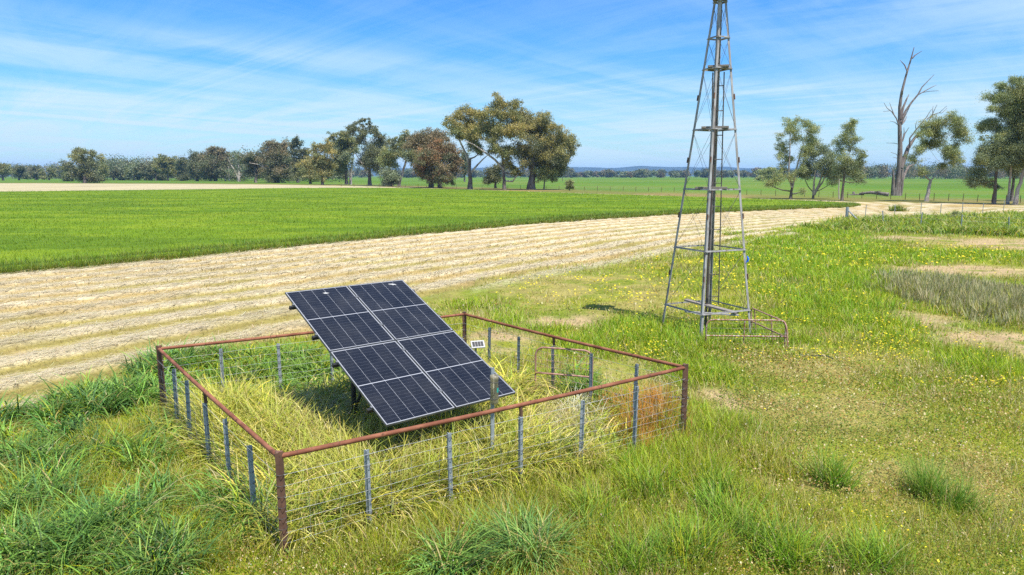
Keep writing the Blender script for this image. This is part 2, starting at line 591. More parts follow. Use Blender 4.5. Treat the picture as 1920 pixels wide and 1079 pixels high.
def zones(x, y):
    z = {}
    wob = (fbm(x, y, 0.55, 5, 4) - 0.5) * np.clip(y * 0.06, 0.8, 3.0)
    z['dcrop'] = sdf(x, y, crop_poly) + (fbm(x, y, 1.2, 9) - 0.5) * 0.5
    z['crop'] = 1 - sstep(z['dcrop'], -0.15, 0.15)
    ds = sdf(x, y, straw_poly) + wob
    soft = np.where(x > -1.5, np.clip(y * 0.06, 0.5, 2.5), 0.4)
    soft = np.where(y > 60, 0.8, soft)
    z['straw'] = (1 - sstep(ds, -soft, soft)) * (1 - z['crop'])
    z['yard'] = 1 - sstep(sdf(x, y, yard2), -0.25, 0.15)
    z['strip'] = 1 - sstep(sdf(x, y, weed_strip) + wob * 0.4, -0.5, 0.8)
    z['lush'] = blob(x, y, LUSH, seed=11) * (1 - z['yard'])
    z['bare'] = blob(x, y, BARE, seed=12) * (1 - z['yard'])
    z['dry'] = blob(x, y, DRY, seed=13)
    z['grey'] = blob(x, y, GREY, 0.4, 0.4, seed=14)
    z['meadow'] = (1 - z['straw']) * (1 - z['crop']) * (y < 110)
    # windrow profile: rows parallel to the edge of the standing crop
    se = seg_dist(x, y, crop_front) + (fbm(x, y, 0.16, 21) - 0.5) * 0.8
    z['row'] = sstep(np.cos(2 * math.pi * (se - 0.75) / 1.9) + (fbm(x, y, 1.3, 22) - 0.5) * 0.55, -0.12, 0.38)
    z['se'] = se
    return z


def lerp(a, b, t):
    t = np.asarray(t)[..., None]
    return a * (1 - t) + np.asarray(b, float) * t


def gz(x, y, z=None):
    h = (fbm(x, y, 0.5, 41) - 0.5) * 0.07 * np.clip(1.5 - np.abs(y) / 120, 0, 1)
    if z is not None:
        h = h + z['straw'] * z['row'] * 0.10 * (0.4 + fbm(x, y, 2.5, 43)) * (y < 130)
    return h


def ground_color(x, y, z):
    n1, n2, n3 = fbm(x, y, 0.9, 1), fbm(x, y, 0.22, 2), fbm(x, y, 3.2, 3)
    far = fbm(x, y, 0.03, 4)
    c = np.empty(x.shape + (3,))
    c[:] = (0.085, 0.165, 0.016)                                       # paddock beyond
    c = lerp(c, (0.125, 0.165, 0.028), sstep(far, 0.42, 0.62) * 0.7)
    c = lerp(c, (0.065, 0.13, 0.012), sstep(fbm(x, y, 0.012, 8), 0.45, 0.6) * 0.6)
    mead = np.empty_like(c)
    mead[:] = (0.195, 0.21, 0.024)
    mead = lerp(mead, (0.235, 0.205, 0.050), sstep(n1, 0.45, 0.68))
    mead = lerp(mead, (0.12, 0.165, 0.014), sstep(n2, 0.45, 0.62) * 0.7)
    mead = lerp(mead, (0.10, 0.185, 0.010), z['lush'] * 0.9)
    mead = lerp(mead, (0.25, 0.215, 0.065), z['dry'] * sstep(n1 + n3 * 0.4, 0.45, 0.85))
    mead = lerp(mead, (0.37, 0.265, 0.15), z['bare'] * sstep(n1, 0.22, 0.5) * 0.9)
    mead = lerp(mead, (0.15, 0.135, 0.06), z['grey'] * 0.8)
    mead = lerp(mead, (0.16, 0.135, 0.03), z['yard'] * 0.8)
    verge = np.empty_like(c)
    verge[:] = (0.14, 0.14, 0.035)
    verge = lerp(verge, (0.20, 0.15, 0.055), sstep(fbm(x, y, 0.08, 6), 0.42, 0.62))
    # the mown headland just beyond the straw strip, under the trees
    dv = sdf(x, y, straw_poly)
    c = lerp(c, verge, (y > 100) * (1 - sstep(dv, 8, 34)))
    c = lerp(c, mead, np.clip(z['meadow'], 0, 1) * (y < 110) * (1 - sstep(y, 80, 108)))
    st = np.empty_like(c)
    st[:] = (0.32, 0.235, 0.095)                                       # stubble between the windrows
    st = lerp(st, (0.20, 0.19, 0.038), sstep(n2 + 0.35 * n1, 0.58, 0.80) * sstep(z['se'], 3.5, 8) * 0.55)
    z['row'] = z['row'] * (1 - 0.45 * sstep(fbm(x, y, 0.30, 24), 0.46, 0.66) * (y < 24))
    st = lerp(st, (0.475, 0.405, 0.275), z['row'] * (0.8 + 0.2 * n3))
    st = lerp(st, (0.37, 0.315, 0.19), sstep(y, 110, 160))
    streak = fbm(z['se'] * 2.6, (0.62 * x + 0.78 * y) * 0.22, 1.0, 26, 3)
    st = st * (0.74 + 0.52 * streak)[..., None]
    c = lerp(c, st, z['straw'])
    c = lerp(c, (0.14, 0.19, 0.03), z['crop'])
    c = lerp(c, (0.13, 0.21, 0.03), z['strip'] * 0.8)
    return c * (0.88 + 0.24 * n3[..., None])


# ------------------------------------------------------------------ ground, hills
def axis(lo, hi, flo, fhi, step, grow, far_lo, far_hi):
    mid = list(np.arange(flo, fhi, step))
    a, s = [], step
    p = flo
    while p > far_lo:
        s *= grow
        p -= s
        a.append(p)
    b, s, p = [], step, mid[-1]
    while p < far_hi:
        s *= grow
        p += s
        b.append(p)
    return np.array(a[::-1] + mid + b)


gx = axis(0, 0, -16, 18, 0.17, 1.035, -9200, 9200)
gy = axis(0, 0, 3.0, 40, 0.17, 1.03, -60, 9300)
XX, YY = np.meshgrid(gx, gy)
Z = zones(XX.ravel(), YY.ravel())
hz = gz(XX.ravel(), YY.ravel(), Z)
gcol = ground_color(XX.ravel(), YY.ravel(), Z)
nx, ny = len(gx), len(gy)
ii = (np.arange(ny - 1)[:, None] * nx + np.arange(nx - 1)[None, :]).ravel()
quads = np.stack([ii, ii + 1, ii + nx + 1, ii + nx], 1)
gme = raw_mesh('ground', np.stack([XX.ravel(), YY.ravel(), hz], 1), quads, M['ground'], gcol, True)
tag(link('ground', gme, None), 'flat meadow and mown hay paddock with pale windrows reaching the horizon', 'ground', kind='structure')


def make_hills():
    xs = np.linspace(-8800, 8800, 420)
    prof = 84 + 24 * (fbm(xs, xs * 0, 0.0012, 71) - 0.5) + 22 * (fbm(xs, xs * 0 + 5, 0.004, 72) - 0.5)
    for px, hh, ww in ((1203, 14, 160), (1345, 20, 190), (1290, 8, 120), (1130, 4, 140)):
        xc = (px - 960) / F_PX * 7600
        prof = prof + hh * np.exp(-((xs - xc) / ww) ** 2)
    prof = np.clip(prof, 5, 116)
    rows = []
    for k, (yy, kk) in enumerate(((6900, -0.05), (7150, 0.35), (7400, 0.75), (7600, 1.0), (8000, 0.8), (8500, 0.2))):
        rows.append(np.stack([xs, np.full_like(xs, yy) + 120 * (fbm(xs, xs * 0 + k, 0.003, 73) - 0.5), prof * kk + (fbm(xs, xs * 0 + k * 7, 0.012, 74) - 0.5) * 7 * kk], 1))
    V = np.concatenate(rows)
    n = len(xs)
    i = (np.arange(5)[:, None] * n + np.arange(n - 1)[None, :]).ravel()
    return raw_mesh('hills', V, np.stack([i, i + 1, i + n + 1, i + n], 1), M['hill'], None, True)


tag(link('hills', make_hills(), None), 'low blue wooded hills along the horizon', 'hills', kind='structure')


# ------------------------------------------------------------------ blades of grass
def blade_mesh(name, P, h, wd, az, lean, curl, col, tip=None, segs=3, mat='grass', tipw=0.12):
    n = len(P)
    theta = lean[:, None] + curl[:, None] * ((np.arange(segs) + 0.5) / segs)[None, :]
    st = (h / segs)[:, None]
    hor = np.concatenate([np.zeros((n, 1)), np.cumsum(np.sin(theta) * st, 1)], 1)
    ver = np.concatenate([np.zeros((n, 1)), np.cumsum(np.cos(theta) * st, 1)], 1)
    ver = np.maximum(ver, -0.01)
    ca, sa = np.cos(az), np.sin(az)
    tw = az + math.pi / 2 + rng.normal(0, 0.5, n)
    prof = np.array([0.75] + [1.0 - (1 - tipw) * (k / segs) ** 1.6 for k in range(1, segs + 1)])
    V = np.empty((n, segs + 1, 2, 3))
    for s, sg in enumerate((-0.5, 0.5)):
        V[:, :, s, 0] = P[:, 0:1] + hor * ca[:, None] + (np.cos(tw) * wd)[:, None] * prof * sg
        V[:, :, s, 1] = P[:, 1:2] + hor * sa[:, None] + (np.sin(tw) * wd)[:, None] * prof * sg
        V[:, :, s, 2] = P[:, 2:3] + ver
    base = (np.arange(n) * 2 * (segs + 1))[:, None] + (np.arange(segs) * 2)[None, :]
    q = np.stack([base, base + 1, base + 3, base + 2], -1).reshape(-1, 4)
    if tip is None:
        tip = col
    k = (np.arange(segs + 1) / segs)[None, :, None, None]
    C = col[:, None, None, :] * (1 - k) + tip[:, None, None, :] * k
    C = np.broadcast_to(C, (n, segs + 1, 2, 3))
    return raw_mesh(name, V.reshape(-1, 3), q, M[mat], C.reshape(-1, 3))


def scatter(n, y0, y1, side=0.80, pw=1.0):
    """points over the ground, thinning out with distance"""
    y = y0 * (y1 / y0) ** (rng.random(n) ** pw)
    x = (rng.random(n) * 2 - 1) * (side * y + 4.5)
    return x, y


def pick(pal, n, spread=0.12):
    pal = np.array(pal, float)
    c = pal[rng.integers(0, len(pal), n)]
    return np.clip(c * (1 + rng.normal(0, spread, (n, 1))) * (1 + rng.normal(0, 0.05, (n, 3))), 0.005, 0.95)


def stuff(name, me, label, cat):
    return tag(link(name, me, None), label, cat, kind='stuff')


LIME = [(0.33, 0.38, 0.014), (0.42, 0.41, 0.022), (0.25, 0.34, 0.012)]
STRAWC = [(0.42, 0.34, 0.13), (0.34, 0.26, 0.08), (0.48, 0.41, 0.22)]
OLIVE = [(0.22, 0.23, 0.028), (0.27, 0.25, 0.038), (0.16, 0.20, 0.018)]
GREEN = [(0.13, 0.29, 0.010), (0.18, 0.34, 0.012), (0.23, 0.37, 0.016)]
BLUEG = [(0.10, 0.24, 0.045), (0.14, 0.28, 0.05), (0.20, 0.33, 0.065), (0.065, 0.17, 0.045), (0.045, 0.125, 0.04)]


def mixpal(sel, a, b):
    return np.where(sel[:, None], a, b)


def solar_shade(x, y):
    return (np.hypot(x + 1.9, y - 10.9) < 1.0)


# short meadow sward
x, y = scatter(470000, 4.2, 62)
z = zones(x, y)
dens = z['meadow'] * (1 - 0.8 * z['bare']) * (1 - 0.5 * z['dry']) * (1 - z['grey'] * 0.5)
k = rng.random(len(x)) < dens
x, y = x[k], y[k]
z = {a: b[k] for a, b in z.items()}
n = len(x)
t1, t2 = fbm(x, y, 0.8, 51), fbm(x, y, 0.3, 52)
dryp = np.clip(0.10 + 0.55 * z['dry'] + 0.6 * z['bare'] + 0.9 * sstep(t1, 0.52, 0.72) * (1 - z['lush']) * 0.6, 0, 0.9)
pt = fbm(x, y, 1.4, 57) + rng.normal(0, 0.10, n)
pt2 = fbm(x, y, 2.6, 58) + rng.normal(0, 0.08, n)
col = mixpal(pt2 < 0.42, pick(OLIVE, n), mixpal(pt > 0.50, pick(LIME, n), pick([(0.20, 0.29, 0.014), (0.26, 0.33, 0.016)], n)))
col = mixpal(rng.random(n) < z['lush'] * 0.75, mixpal(pt2 < 0.5, pick(GREEN, n), pick([(0.27, 0.38, 0.014), (0.33, 0.42, 0.02)], n)), col)
col = mixpal(rng.random(n) < dryp, pick(STRAWC, n), col)
tall = np.clip(0.06 + 0.12 * t2 + 0.10 * sstep(t1, 0.4, 0.6) + 0.15 * z['lush'] - 0.09 * z['dry'] - 0.06 * z['bare'], 0.03, 0.4)
h = tall * rng.uniform(0.5, 1.5, n)
wd = rng.uniform(0.004, 0.008, n) * np.clip(y / 7, 1, 6)
me = blade_mesh('meadow_grass', np.stack([x, y, gz(x, y, z) - 0.01], 1), h, wd, rng.uniform(0, 6.283, n), rng.uniform(0.05, 0.6, n), rng.uniform(0.1, 1.1, n), col, col * 1.12 + 0.01, 2)
stuff('meadow_grass', me, 'short lime and olive meadow grass over the foreground and round the tower', 'grass')


# long blue-green arching grass in clumps
def clumps(name, spec, nc, per, h0, h1, pal, label, y0=4.6, y1=20, rad=0.13, curl=(0.7, 2.0), wid=(0.008, 0.015), dry=0.12, seed=60, mask=None, side=0.85, tipmix=0.35, cat='grass', tip_pal=None, segs=5, tvar=0.14, gap=0.0, gscale=1.7, lime=0.25):
    x, y = scatter(nc * 18, y0, y1, side)
    m = blob(x, y, spec, seed=seed) if mask is None else mask(x, y)
    if gap:
        m = m * sstep(fbm(x, y, gscale, seed + 5, 2), gap - 0.06, gap + 0.06)
    k = np.flatnonzero(rng.random(len(x)) < m)[:nc]
    x, y, m = x[k], y[k], m[k]
    vig = rng.uniform(0.7, 1.15, len(x)) * (0.55 + 0.45 * np.minimum(1, m * 1.3))
    tone = rng.normal(0, tvar, len(x))
    hue = rng.random(len(x))
    caz = rng.uniform(0, 6.283, len(x))
    idx = np.repeat(np.arange(len(x)), per)
    n = len(idx)
    dx, dy = rng.normal(0, rad, n), rng.normal(0, rad, n)
    X, Y = x[idx] + dx, y[idx] + dy
    az = np.where(rng.random(n) < 0.32, np.arctan2(dy, dx) + rng.normal(0, 0.6, n), caz[idx] + rng.normal(0, 0.7, n))
    h = rng.uniform(h0, h1, n) * vig[idx]
    wd = rng.uniform(*wid, n) * np.clip(Y / 8, 1, 5)
    own = pick(pal, len(x), 0.06)[idx]
    col = mixpal(rng.random(n) < 0.72, own * (1 + rng.normal(0, 0.09, (n, 1))), pick(pal, n, 0.10)) * np.clip(1 + tone[idx], 0.4, 1.7)[:, None]
    col = mixpal((rng.random(n) < 0.7) & (hue[idx] < lime), pick(LIME, n) * 0.9, col)
    col = mixpal(rng.random(n) < dry, pick(STRAWC, n), col)
    tipc = col * (1 - tipmix) + pick(tip_pal or LIME, n) * tipmix
    me = blade_mesh(name, np.stack([X, Y, gz(X, Y) - 0.02], 1), h, wd, az, rng.uniform(0.02, 0.45, n), rng.uniform(*curl, n), col, tipc, segs)
    stuff(name, me, label, cat)


clumps('tall_grass', TALL, 1500, 24, 0.34, 0.80, BLUEG, 'long blue-green arching grass in clumps outside the rusty rail fence', dry=0.06, wid=(0.013, 0.025), curl=(0.8, 3.0), rad=0.11, segs=6, tvar=0.28, gap=0.50, tipmix=0.15, lime=0.10)
clumps('yard_edge_grass', TALL_IN, 420, 32, 0.4, 0.75, [(0.08, 0.19, 0.035), (0.11, 0.24, 0.045), (0.15, 0.28, 0.05)], 'dark green long grass inside the fenced yard behind the panels', dry=0.04, y0=6, wid=(0.012, 0.022), curl=(1.2, 2.8), tvar=0.2)


clumps('green_tufts', TUFTS, 620, 26, 0.30, 0.64, [(0.12, 0.26, 0.03), (0.17, 0.32, 0.03), (0.23, 0.36, 0.03), (0.09, 0.20, 0.03)], 'loose green grass tufts along the bottom right of the foreground', y1=12, curl=(0.2, 1.5), rad=0.10, wid=(0.008, 0.015), tvar=0.2, dry=0.08, tipmix=0.25)


# yellowing long grass inside the yard
def yard_mask(x, y):
    d = sdf(x, y, yard2)
    m = 1 - sstep(d + (fbm(x, y, 1.1, 77) - 0.5) * 0.6, -0.35, 0.05)
    m = m * (1 - 0.9 * blob(x, y, ORANGE, seed=78)) * (1 - 0.7 * blob(x, y, TALL_IN, seed=60))
    return m * np.where((x > 0.2) & (y > 9.6), 0.35, 1.0)


clumps('yard_grass', None, 1900, 22, 0.42, 0.88, [(0.46, 0.44, 0.035), (0.57, 0.50, 0.085), (0.36, 0.39, 0.022), (0.64, 0.55, 0.20), (0.19, 0.28, 0.016)],
       'yellow-green seeding grass filling the fenced yard under the solar panels', y0=5.8, y1=15.5, mask=yard_mask, rad=0.12, curl=(1.0, 2.9), dry=0.10, tvar=0.34, segs=6, tipmix=0.25, tip_pal=STRAWC, side=0.75, wid=(0.013, 0.024))
clumps('seeding_grass', None, 620, 16, 0.65, 1.05, [(0.36, 0.40, 0.03), (0.48, 0.46, 0.06), (0.24, 0.33, 0.025)],
       'tall nodding seed stems standing above the grass in the fenced yard', y0=5.8, y1=15.5, mask=lambda x, y: yard_mask(x, y) * sstep(fbm(x, y, 0.9, 121), 0.42, 0.6), rad=0.16, curl=(0.5, 1.9), dry=0.18, tvar=0.25, tipmix=0.5, tip_pal=[(0.62, 0.56, 0.22), (0.55, 0.50, 0.10)], side=0.75, wid=(0.008, 0.015))
LODGED = [(590, 805, 60, 45), (760, 880, 60, 35), (640, 880, 70, 35), (560, 850, 40, 30), (1060, 800, 40, 30)]
clumps('lodged_straw', LODGED, 480, 30, 0.55, 0.85, [(0.60, 0.53, 0.30), (0.68, 0.63, 0.45), (0.54, 0.46, 0.20)],
       'bleached flattened grass stalks lying in the fenced yard', y0=6, y1=14, curl=(1.2, 2.3), dry=0.2, tipmix=0.1, lime=0.0, tip_pal=STRAWC, wid=(0.005, 0.010))
clumps('orange_weeds', ORANGE, 260, 34, 0.34, 0.62, [(0.50, 0.22, 0.03), (0.58, 0.29, 0.05), (0.42, 0.17, 0.02)],
       'rusty orange dried weeds behind the wire beside the corner post', y0=7, y1=13, curl=(0.2, 1.0), dry=0.2, tipmix=0.3, tip_pal=[(0.50, 0.27, 0.09)], wid=(0.004, 0.008))
MID = [(110, 960, 130, 110), (330, 990, 110, 90), (210, 860, 160, 70), (80, 880, 90, 80), (960, 930, 330, 50), (1080, 1010, 330, 60), (600, 1000, 150, 60), (390, 900, 70, 60), (420, 830, 50, 40), (560, 1030, 90, 45), (700, 1030, 120, 45), (800, 990, 110, 40), (940, 960, 110, 35), (1100, 910, 100, 35), (1280, 880, 120, 40), (400, 1040, 60, 40), (1350, 820, 90, 40), (1450, 960, 70, 40), (1600, 1040, 90, 30), (330, 780, 60, 50), (1130, 870, 90, 25), (1430, 860, 60, 35)]
clumps('rough_grass', MID, 4200, 22, 0.12, 0.36, LIME + [(0.40, 0.34, 0.09), (0.30, 0.33, 0.02), (0.22, 0.28, 0.02)], 'knee-high lime green rough grass along the front of the fence', curl=(0.2, 1.1), dry=0.34, rad=0.10, wid=(0.005, 0.010), y1=13, segs=3, tvar=0.25)
clumps('lush_grass', None, 3600, 18, 0.11, 0.32, GREEN + LIME + [(0.30, 0.40, 0.015)], 'lush bright green grass about the feet of the windmill tower', y0=7, y1=62, curl=(0.2, 1.3), dry=0.05, rad=0.2, wid=(0.006, 0.011), mask=lambda x, y: blob(x, y, LUSH, seed=11) * (1 - blob(x, y, BARE, seed=12)) * sstep(fbm(x, y, 0.5, 131), 0.36, 0.56), segs=3, tvar=0.22)
clumps('grey_weeds', GREY, 3200, 16, 0.30, 0.64, [(0.34, 0.33, 0.16), (0.40, 0.38, 0.21), (0.26, 0.27, 0.12), (0.44, 0.38, 0.21)],
       'grey-green upright thistly weeds in a dense patch at the right', y0=12, y1=40, curl=(-0.1, 0.5), dry=0.08, rad=0.10, wid=(0.008, 0.016), seed=14, side=0.9, tip_pal=[(0.46, 0.42, 0.24)], segs=3)
clumps('fence_weeds', None, 1500, 16, 0.4, 1.0, [(0.10, 0.20, 0.03), (0.14, 0.25, 0.04), (0.19, 0.25, 0.06), (0.27, 0.26, 0.08)], 'rank green weeds smothering the wire fence by the mown track', y0=40, y1=90, rad=0.35,
       mask=lambda x, y: 1 - sstep(sdf(x, y, weed_strip) + (fbm(x, y, 0.4, 80) - 0.5) * 2, -0.6, 0.6), side=0.9, dry=0.10, wid=(0.012, 0.02), segs=3)


# clover leaves, pale seed heads and yellow flowers: small faces close to the ground
def specks(name, x, y, zz, size, col, label, cat, mat='grass', tilt=0.5):
    n = len(x)
    a = rng.uniform(0, 6.283, n)
    t = rng.normal(0, tilt, (n, 2))
    V = np.empty((n, 4, 3))
    for i, (u, v) in enumerate(((-.5, -.35), (.5, -.35), (.35, .5), (-.35, .5))):
        dx, dy = (u * np.cos(a) - v * np.sin(a)) * size, (u * np.sin(a) + v * np.cos(a)) * size
        V[:, i, 0], V[:, i, 1], V[:, i, 2] = x + dx, y + dy, zz + dx * t[:, 0] + dy * t[:, 1]
    q = np.arange(4 * n).reshape(n, 4)
    stuff(name, raw_mesh(name, V.reshape(-1, 3), q, M[mat], np.repeat(col, 4, 0)), label, cat)


x, y = scatter(600000, 4.2, 22, 0.85)
z = zones(x, y)
CLOVER = [(1650, 900, 330, 150), (1300, 1040, 420, 60), (1750, 760, 260, 70), (640, 1050, 300, 50), (1000, 980, 300, 70), (330, 900, 160, 110), (150, 1000, 160, 90), (1480, 780, 140, 60), (400, 900, 90, 80), (1430, 690, 200, 40)]
cl = np.clip(blob(x, y, CLOVER, 0.4, seed=90) + 0.12, 0, 1) * z['meadow'] * (1 - z['yard']) * (1 - z['grey'])
k = rng.random(len(x)) < cl * 0.8
x, y = x[k], y[k]
z = {a: b[k] for a, b in z.items()}
n = len(x)
g1, g2 = fbm(x, y, 0.7, 91), fbm(x, y, 2.2, 92)
pale = np.clip(0.15 + 0.55 * sstep(g1 + 0.3 * z['dry'], 0.40, 0.75), 0, 0.8)
col = mixpal(rng.random(n) < pale, pick([(0.42, 0.34, 0.12), (0.54, 0.46, 0.26), (0.32, 0.26, 0.07), (0.33, 0.29, 0.06), (0.30, 0.17, 0.05), (0.36, 0.21, 0.06)], n), pick([(0.12, 0.19, 0.018), (0.17, 0.22, 0.022), (0.22, 0.25, 0.035), (0.085, 0.15, 0.014)], n))
specks('clover', x, y, gz(x, y, z) + rng.uniform(0.01, 0.17, n), rng.uniform(0.008, 0.021, n) * np.clip(y / 8, 1, 2.5), col, 'low clover and pale dried seed heads matting the ground', 'ground cover')

x, y = scatter(190000, 4.5, 60, 0.85)
z = zones(x, y)
yl = np.clip(blob(x, y, YELLOW, seed=95) + 0.03 * (x > 1), 0, 1) * z['meadow'] * (1 - z['yard']) * (1 - z['bare'] * 0.7) * sstep(fbm(x, y, 1.0, 96), 0.40, 0.62)
k = rng.random(len(x)) < yl * np.where(y < 11, 0.16, 0.55)
x, y = x[k], y[k]
n = len(x)
specks('yellow_flowers', x, y, gz(x, y) + rng.uniform(0.08, 0.24, n), rng.uniform(0.018, 0.036, n) * np.clip(y / 12, 0.7, 3), pick([(0.72, 0.56, 0.02), (0.80, 0.66, 0.03), (0.60, 0.50, 0.03)], n), 'yellow daisy flowers dotting the grass round the tower', 'flowers', tilt=0.3)
x, y = scatter(9000, 5.0, 12, 0.85)
z = zones(x, y)
k = rng.random(len(x)) < z['meadow'] * (1 - z['yard']) * 0.22
x, y = x[k], y[k]
n = len(x)
specks('white_flowers', x, y, gz(x, y) + rng.uniform(0.06, 0.28, n), rng.uniform(0.009, 0.018, n), pick([(0.55, 0.48, 0.38), (0.5, 0.38, 0.26)], n), 'tiny cream seed heads speckling the near grass', 'flowers')


# cut straw on the windrows
x, y = scatter(520000, 9.0, 95, 0.85)
z = zones(x, y)
k = rng.random(len(x)) < z['straw'] * (0.25 + 0.75 * z['row']) * (1 - 0.85 * sstep(y, 30, 55))
x, y = x[k], y[k]
z = {a: b[k] for a, b in z.items()}
n = len(x)
onrow = rng.random(n) < z['row'] * 0.9
col = mixpal(onrow, pick([(0.55, 0.475, 0.32), (0.60, 0.525, 0.37), (0.51, 0.43, 0.27), (0.46, 0.39, 0.23)], n, 0.06), pick([(0.33, 0.235, 0.085), (0.28, 0.21, 0.065), (0.28, 0.235, 0.075), (0.36, 0.265, 0.11)], n, 0.10))
L = np.where(onrow, rng.uniform(0.15, 0.40, n), rng.uniform(0.05, 0.12, n)) * np.where(onrow, np.clip(y / 22, 1, 2.2), np.clip(y / 22, 1, 1.4))
me = blade_mesh('cut_straw', np.stack([x, y, gz(x, y, z) + np.where(onrow, rng.uniform(0.0, 0.05, n), 0)], 1), L, rng.uniform(0.005, 0.010, n) * np.clip(y / 12, 1, 6),
                rng.normal(0.9, 0.55, n) + (rng.random(n) < 0.5) * math.pi, np.where(onrow, rng.uniform(1.42, 1.6, n), rng.uniform(0.3, 1.1, n)), rng.uniform(-0.08, 0.15, n), col, None, 2, 'straw', 0.6)
stuff('cut_straw', me, 'pale cut straw lying in curved windrows on the mown strip', 'straw')


# ------------------------------------------------------------------ the standing crop
def make_crop():
    ax = axis(0, 0, -48, 50, 0.45, 1.05, -330, 50.5)
    ay = axis(0, 0, -40, 100, 0.45, 1.03, -41, 260)
    X, Y = np.meshgrid(ax, ay)
    d = sdf(X.ravel(), Y.ravel(), crop_poly) + (fbm(X.ravel(), Y.ravel(), 1.2, 9) - 0.5) * 0.5
    xr, yr = X.ravel(), Y.ravel()
    zz = 0.34 * (1 - sstep(d, -0.55, 0.05)) + (fbm(xr, yr, 0.9, 101) - 0.5) * 0.10 - 0.4 * sstep(d, 0.0, 0.5)
    c = np.empty((len(xr), 3))
    c[:] = (0.11, 0.18, 0.008)
    c = lerp(c, (0.15, 0.21, 0.012), sstep(fbm(xr, yr, 0.25, 102), 0.4, 0.65))
    c = lerp(c, (0.07, 0.13, 0.008), sstep(fbm(xr, yr * 3, 0.09, 103), 0.48, 0.66) * 0.8)
    n_x = len(ax)
    i = (np.arange(len(ay) - 1)[:, None] * n_x + np.arange(n_x - 1)[None, :]).ravel()
    q = np.stack([i, i + 1, i + n_x + 1, i + n_x], 1)
    keep = (d[q] < 0.55).any(1)
    q = q[keep]
    used = np.unique(q)
    rm = np.full(len(xr), -1)
    rm[used] = np.arange(len(used))
    return raw_mesh('crop_mat', np.stack([xr, yr, zz], 1)[used], rm[q], M['ground'], c[used], True)


crop_me = make_crop()
x, y = scatter(420000, 22, 245, 0.85)
d = sdf(x, y, crop_poly) + (fbm(x, y, 1.2, 9) - 0.5) * 0.5
k = d < 0.02
x, y, d = x[k], y[k], d[k]
# a denser fringe of whole stems along the near edge
n2 = 60000
cf = np.array(crop_front)
seglen = np.linalg.norm(np.diff(cf, axis=0), axis=1)
ok = (cf[:-1, 1] > 18)
wgt = ok * seglen / np.maximum(cf[:-1, 1], 20) ** 0.9
si = rng.choice(len(seglen), n2, p=wgt / wgt.sum())
tt = rng.random(n2)
pe = cf[si] * (1 - tt)[:, None] + cf[si + 1] * tt[:, None]
nv = np.stack([-(cf[si + 1] - cf[si])[:, 1], (cf[si + 1] - cf[si])[:, 0]], 1) / seglen[si][:, None]
pe = pe + nv * rng.uniform(-0.3, 1.0, n2)[:, None]
de = sdf(pe[:, 0], pe[:, 1], crop_poly) + (fbm(pe[:, 0], pe[:, 1], 1.2, 9) - 0.5) * 0.5
ke = de < 0.12
x, y, d = np.concatenate([x, pe[ke, 0]]), np.concatenate([y, pe[ke, 1]]), np.concatenate([d, de[ke]])
n = len(x)
edge = d > -0.7
z0 = np.where(d > -0.55, 0.0, 0.22)
col = pick([(0.125, 0.215, 0.008), (0.165, 0.25, 0.010), (0.20, 0.275, 0.014), (0.10, 0.19, 0.007)], n)
tone = (0.56 + 0.80 * fbm(x, y, 0.20, 111))[:, None] * (0.66 + 0.68 * fbm(x, y * 2.5, 0.05, 112))[:, None]
col = col * tone
col = mixpal(edge & (rng.random(n) < 0.55), pick([(0.10, 0.22, 0.05), (0.12, 0.26, 0.06)], n), col)
tipc = col * 0.8 + pick([(0.22, 0.31, 0.03)], n) * 0.2
basec = mixpal(edge & (rng.random(n) < 0.7), pick([(0.42, 0.34, 0.10), (0.34, 0.30, 0.07)], n), col)
h = np.where(edge, rng.uniform(0.30, 0.62, n), rng.uniform(0.16, 0.34, n))
wd = rng.uniform(0.010, 0.018, n) * np.clip(y / 22, 1, 7)
bl = blade_mesh('crop', np.stack([x, y, z0], 1), h, wd, rng.uniform(0, 6.283, n), rng.uniform(0, 0.4, n), rng.uniform(0.2, 1.4, n), basec, tipc, 3, 'crop')
crop_o = stuff('crop', bl, 'dense bright green cereal crop with a curved mown edge', 'crop')
co = link('crop_canopy', crop_me, None, crop_o)
co['kind'] = 'stuff'

# ------------------------------------------------------------------ solar array
AW, AL = 2.21, 3.53
C4 = [np.array(p) + np.array([0, 0, CAM_H]) for p in ((-3.736, 11.165, -1.901), (-1.968, 12.621, -1.901), (0.072, 10.144, -3.221), (-1.696, 8.688, -3.221))]
ac = sum(C4) / 4
au = C4[1] - C4[0]
au /= np.linalg.norm(au)
av = C4[0] - C4[3]
av /= np.linalg.norm(av)
an = np.cross(au, av)
ROOT = np.array([ac[0], ac[1], 0.0])
arr = thing('solar_array', ROOT, 'tilted solar array of four dark panels inside the rusty rail fence', 'solar panels')


def pp(a, b, c=0.0):
    return ac + au * a + av * b + an * c


